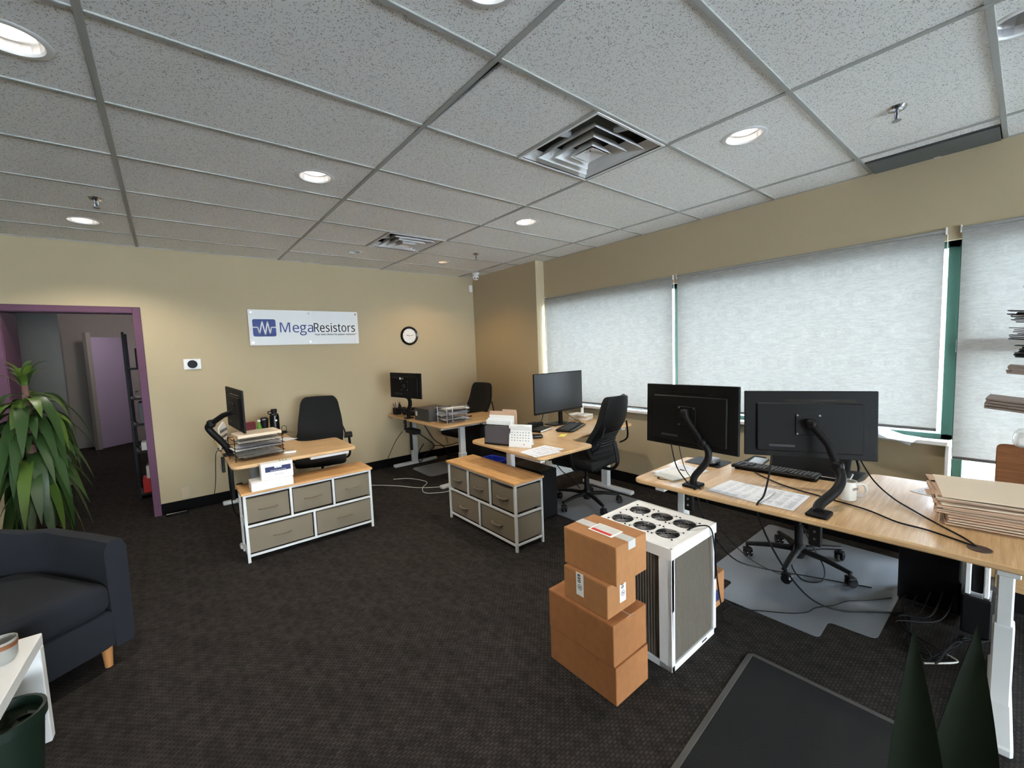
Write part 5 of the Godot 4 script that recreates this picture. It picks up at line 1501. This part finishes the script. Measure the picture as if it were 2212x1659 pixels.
func left_corner() -> void:
	# tub armchair: seat, wrapped arms and back, four wooden feet; faces local +z
	var t := thing("armchair", "dark navy fabric tub armchair at the left edge", "armchair", V(-0.672, 0, -1.65), 0.60)
	var m := mb()
	var path := []
	var tops := []
	for k in 33:
		var s := float(k) / 32.0
		var a := lerpf(-0.16, PI + 0.16, s)
		# a rounded U from the right arm round the back to the left arm
		var p := Vector2(cos(a) * 0.395, -sin(a) * 0.42)
		path.append(p)
		tops.append(0.655 + 0.105 * smoothstep(0.12, 0.5, 0.5 - absf(s - 0.5)))
	path[0] = Vector2(0.385, 0.36); path[32] = Vector2(-0.385, 0.36)
	for k in range(1, 7):
		var s := k / 7.0
		path[k] = Vector2(0.385 + 0.012 * sin(s * PI), lerpf(0.36, path[7].y, s))
		path[32 - k] = Vector2(-path[k].x, path[k].y)
	var prof := [[0.035, 0.10], [0.042, 0.14], [0.045, 0.40], [0.047, -0.05], [0.030, -0.008], [0.0, 0.0], [-0.030, -0.008], [-0.047, -0.05], [-0.045, 0.40], [-0.040, 0.14], [-0.035, 0.10]]
	var rings := []
	for k in 33:
		var d: Vector2 = (path[mini(k + 1, 32)] - path[maxi(k - 1, 0)]).normalized()
		var nn := Vector2(-d.y, d.x)
		if nn.dot(path[k]) < 0: nn = -nn
		var ring := []
		for q in prof:
			var y: float = q[1] if q[1] > 0.05 else tops[k] + q[1]
			var pp: Vector2 = path[k] + nn * q[0]
			ring.append(V(pp.x, y, pp.y))
		rings.append(ring)
	for k in 32:
		for q in prof.size():
			var q2 := (q + 1) % prof.size()
			m.quad(rings[k][q], rings[k][q2], rings[k + 1][q2], rings[k + 1][q])
	for e in [0, 32]:
		var cen := Vector3.ZERO
		for p in rings[e]: cen += p
		cen /= prof.size()
		for q in prof.size():
			m.face([cen, rings[e][q], rings[e][(q + 1) % prof.size()]], cen + V(0, 0, -1))
	part(t, "tub_shell", m, M.navy_cloth)
	part(t, "seat_cushion", mb().soft(V(0, 0.375, 0.05), V(0.69, 0.15, 0.66), 0.055, 10).bend(func(p): return p + V(0, 0.03 * cos(p.x * 4.0) if p.y > 0.38 else 0.0, 0)), M.navy_cloth)
	part(t, "front_rail", mb().soft(V(0, 0.21, 0.06), V(0.70, 0.20, 0.62), 0.03, 6), M.navy_cloth)
	for x in [-0.33, 0.33]:
		for z in [-0.28, 0.31]: part(t, "leg", mb().tube([V(x, 0.12, z), V(x, 0.0, z)], [0.024, 0.016], 12), M.leg_wood)
	# white side table, cut by the frame
	t = thing("side_table", "white panel-legged side table in the bottom left corner", "side table", V(-0.36, 0, -1.19), -0.05)
	part(t, "table_top", mb().span(-0.30, 0.0, 0.402, 0.45, 0.0, 0.50, 0.003), M.white)
	part(t, "panel_leg", mb().span(-0.30, 0.0, 0.0, 0.402, 0.0, 0.045, 0.003), M.white)
	part(t, "panel_leg", mb().span(-0.30, -0.17, 0.0, 0.402, 0.455, 0.50, 0.003), M.white)
	t = thing("coffee_cup", "grey patterned cup standing on the white side table", "cup", V(-0.435, 0.45, -1.035))
	part(t, "cup", mb().lathe([Vector2(0, 0), Vector2(0.030, 0), Vector2(0.040, 0.02), Vector2(0.044, 0.085), Vector2(0.041, 0.085), Vector2(0.036, 0.02), Vector2(0, 0.012)], Vector3.ZERO, 24), mat(rgb(150, 148, 142), 0.4))
	part(t, "band", mb().lathe([Vector2(0.0425, 0.058), Vector2(0.0450, 0.070), Vector2(0.0448, 0.076)], Vector3.ZERO, 24), M.wood_brown)
	# dark green planter in front of the table
	t = thing("planter", "dark green planter with grey-green leaves in the bottom left corner", "plant pot", V(-0.415, 0, -0.86))
	part(t, "pot", mb().lathe([Vector2(0, 0), Vector2(0.075, 0), Vector2(0.10, 0.30), Vector2(0.108, 0.30), Vector2(0.108, 0.335), Vector2(0.098, 0.335), Vector2(0.094, 0.30), Vector2(0, 0.30)], Vector3.ZERO, 28), M.pot_green)
	rng.seed = 4
	for k in 4:
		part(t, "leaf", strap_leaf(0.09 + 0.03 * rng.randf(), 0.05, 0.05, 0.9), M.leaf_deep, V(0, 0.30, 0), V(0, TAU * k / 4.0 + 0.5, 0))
	# corn plant behind the armchair
	t = thing("potted_corn_plant", "tall leafy corn plant standing behind the armchair by the doorway", "plant", V(-0.735, 0, -3.25))
	part(t, "pot", mb().lathe([Vector2(0, 0), Vector2(0.12, 0), Vector2(0.16, 0.30), Vector2(0.165, 0.32), Vector2(0.15, 0.32), Vector2(0.145, 0.29), Vector2(0, 0.29)], Vector3.ZERO, 28), M.bark)
	part(t, "soil", mb().disc(V(0, 0.27, 0), 0.14, 0.02, 20), M.soil)
	part(t, "trunk", mb().tube(curve([V(0.02, 0.28, 0), V(0.03, 0.6, 0.0), V(0.05, 1.0, 0.02), V(0.06, 1.42, 0.02)], 4), [0.036, 0.036, 0.036, 0.034, 0.034, 0.032, 0.032, 0.030, 0.03, 0.028, 0.026, 0.022, 0.018], 10), M.bark)
	var kinds := []
	for q in [[0.42, 0.085, 0.18, 1.15], [0.36, 0.075, 0.22, 0.85], [0.44, 0.090, 0.10, 1.3], [0.28, 0.055, 0.24, 0.55], [0.34, 0.090, 0.02, 1.6]]:
		kinds.append(strap_leaf(q[0], q[1], q[2], q[3]).mesh())
	rng.seed = 15
	for k in 124:
		var s := float(k) / 123.0
		var y := 0.64 + 0.80 * s
		var kind: int = 3 if s > 0.90 else ([1, 0, 2][k % 3] if s > 0.35 else [2, 4, 0][k % 3])
		var leaf := part(t, "leaf", kinds[kind], M.leaf_light if (s > 0.75 and k % 2 == 0) or k % 9 == 0 else M.leaf, V(0.03 + 0.03 * s, y, 0.01), V(0, k * 2.39996, rng.randf_range(-0.25, 0.12) + (0.65 if s > 0.90 else 0.0)))
		leaf.scale = Vector3.ONE * rng.randf_range(0.72, 1.0) * (1.0 if s < 0.8 else 0.85)

# ------------------------------------------------------------------ right edge
func right_edge() -> void:
	# snake plant leaves rising into the bottom right corner from a tall planter
	var t := thing("snake_plant", "dark snake plant leaves rising in the bottom right corner", "plant", V(1.155, 0, 1.285))
	part(t, "planter", mb().lathe([Vector2(0, 0), Vector2(0.10, 0), Vector2(0.13, 0.50), Vector2(0.13, 0.52), Vector2(0.115, 0.52), Vector2(0.11, 0.49), Vector2(0, 0.49)], Vector3.ZERO, 28), M.black)
	part(t, "soil", mb().disc(V(0, 0.47, 0), 0.112, 0.02, 20), M.soil)
	for l in [[V(-0.062, 0.5, -0.022), V(-0.037, 1.024, -0.042), 0.040, 1.3], [V(0.0, 0.5, 0.012), V(0.050, 1.024, 0.030), 0.047, 1.35], [V(0.03, 0.5, -0.05), V(0.03, 0.72, -0.06), 0.04, 1.2]]:
		var m := mb()
		m.crease = 0.4
		var n := 10
		var a: Vector3 = l[0]
		var b: Vector3 = l[1]
		var side := V(cos(l[3]), 0, sin(l[3]))
		var out := V(-sin(l[3]), 0, cos(l[3]))
		for i in n:
			var p := []
			for s in [float(i) / n, float(i + 1) / n]:
				var w: float = l[2] * (0.62 + 0.38 * sin(minf(s * 1.6, 1.0) * PI * 0.5)) * (1.0 if s < 0.45 else maxf(0.0, 1.0 - pow((s - 0.45) / 0.55, 1.25)))
				var c := a.lerp(b, s)
				p.append([c - side * w + out * w * 0.35, c, c + side * w + out * w * 0.35])
			for k in 2:
				m.quad(p[0][k], p[0][k + 1], p[1][k + 1], p[1][k])
				var dn := out * -0.003
				m.quad(p[0][k] + dn, p[1][k] + dn, p[1][k + 1] + dn, p[0][k + 1] + dn)
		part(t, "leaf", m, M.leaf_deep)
	# sorter rack: the ends of its papers reach into the frame
	t = thing("literature_rack", "tall wire paper rack just outside the right edge", "rack", V(3.42, 0, 1.52))
	for x in [-0.12, 0.12]: part(t, "post", mb().tube([V(x, 0.0, 0.12), V(x, 1.95, 0.12)], 0.008, 8), M.wire)
	part(t, "foot", mb().box(V(0, 0.01, 0.14), V(0.34, 0.02, 0.16), 0.004), M.black)
	var rows := [[1.775, 0.30, M.manila, "curled paper end at the very top of the right-edge paper rack"], [1.69, 0.345, M.brown_paper, "bent grey paper hanging from the second level of the right-edge rack"], [1.615, 0.345, M.dark_grey, "dark frayed papers jutting from the third level of the right-edge rack"], [1.53, 0.335, M.dark_grey, "dark frayed papers jutting from the fourth level of the right-edge rack"], [1.445, 0.315, M.dark_grey, "short dark paper end on the fifth level of the right-edge rack"], [1.365, 0.34, M.brown_paper, "torn brown paper bundle on the sixth level of the right-edge rack"], [1.18, 0.415, M.brown_paper, "large grey-brown paper bundle lowest on the right-edge rack"]]
	rng.seed = 8
	for k in rows.size():
		var r: Array = rows[k]
		part(t, "shelf", mb().box(V(0, r[0] - 0.055, 0.06), V(0.24, 0.006, 0.14), 0.002), M.wire)
		var o := thing("paper_bundle", r[3], "paper", V(3.42, r[0], 1.52), 0, "paper bundles on the right-edge rack")
		var layers := 2 if k < 2 else (7 if k < 5 else 4)
		for q in layers:
			var len_: float = r[1] * (1.0 - 0.10 * rng.randf())
			var thick := 0.004 if k < 5 else 0.010
			var lift := 0.0
			var y0 := -0.045 + q * (0.009 if k < 6 else 0.013)
			var turn := rng.randf_range(-0.05, 0.05)
			part(o, "sheets", mb().box(V(0, 0, -len_ * 0.5 + 0.10), V(0.16 if k < 6 else 0.22, thick, len_), 0.001).bend(func(p): return p + V(0, 0.30 * minf(0.0, p.z) * -1.0 * (0.55 if k != 1 else -0.2), 0)), r[2] if q % 2 == 0 or k > 4 else M.ink, V(0.01 * q - 0.02, y0 + lift - 0.02, 0), V(0, turn, 0))
	t = thing("plastic_bag", "crumpled clear plastic bag under the paper bundles at the right edge", "bag", V(3.60, 0.93, 1.40))
	rng.seed = 3
	var bag := mb().soft(V(0, 0.045, 0), V(0.16, 0.09, 0.16), 0.035, 8).bend(func(p): return p + V(sin(p.y * 90.0 + p.z * 70.0), cos(p.x * 80.0), sin(p.z * 85.0 + p.x * 50.0)) * 0.006)
	part(t, "film", bag, M.clear_tape)
	# wooden locker against the window and the bag on it
	t = thing("wooden_cabinet", "tan wooden cabinet by the window at the right edge", "cabinet", V(3.78, 0, 1.53))
	part(t, "body", mb().box(V(0, 0.38, 0), V(0.36, 0.52, 0.50), 0.004), M.wood)
	part(t, "plinth", mb().box(V(0, 0.06, 0), V(0.32, 0.12, 0.46)), M.black)
	part(t, "back_panel", mb().prism(rect(-0.27, 0.25, -0.93, -0.62, 0.03), -0.012, 0.0, 0.003).turn(Transform3D(Basis(Vector3.RIGHT, PI / 2), Vector3.ZERO)).turn(Transform3D(Basis(Vector3.UP, -PI / 2), V(-0.165, 0, 0))), M.wood_brown)
	t = thing("backpack", "black and grey bag with a curved handle behind the manila folders", "bag", V(3.70, 0.0, 1.40), 0.0)
	part(t, "body", mb().soft(V(0, 0.695, 0.02), V(0.16, 0.11, 0.24), 0.045, 8), M.black_soft)
	part(t, "handle", mb().tube(curve([V(-0.02, 0.71, -0.12), V(-0.03, 0.80, -0.08), V(-0.03, 0.84, 0.0), V(-0.03, 0.85, 0.08), V(-0.03, 0.84, 0.14)], 5), 0.018, 8), M.black)
	part(t, "piping", mb().tube(curve([V(-0.05, 0.73, -0.09), V(-0.055, 0.79, -0.04), V(-0.055, 0.82, 0.04), V(-0.055, 0.82, 0.12)], 5), 0.007, 6), M.steel)
	# on the window ledge
	t = thing("envelope_stack", "grey plastic envelopes propped on the window ledge right of the monitors", "envelope", V(3.985, 0.838, 0.70))
	part(t, "envelope", mb().box(V(0, 0.035, 0), V(0.20, 0.004, 0.34), 0.001), mat(rgb(178, 180, 180), 0.5), Vector3.ZERO, V(0.30, 0.1, 0.12))
	part(t, "envelope", mb().box(V(0, 0.012, 0.04), V(0.20, 0.005, 0.32), 0.001), M.paper, Vector3.ZERO, V(0.06, -0.1, 0.02))
	t = thing("marker_pen", "black marker lying on the window ledge", "pen", V(3.99, 0.838, 0.52))
	part(t, "barrel", mb().tube([V(0, 0.010, -0.06), V(0, 0.010, 0.06)], 0.009, 10), M.black)
	part(t, "cap", mb().tube([V(0, 0.010, 0.06), V(0, 0.010, 0.10)], 0.010, 10), M.black_gloss)
	t = thing("file_pile", "pile of papers on the window ledge between the two foreground monitors", "paper", V(4.0, 0.838, 0.06))
	for k in 5: part(t, "paper_layer", mb().box(V(0, 0.010 + k * 0.019, 0.01 * (k % 2)), V(0.10, 0.016, 0.24), 0.002), [M.paper, M.brown_paper, M.paper, M.dark_grey, M.paper][k], Vector3.ZERO, V(0, 0.06 * (k % 3) - 0.05, 0))
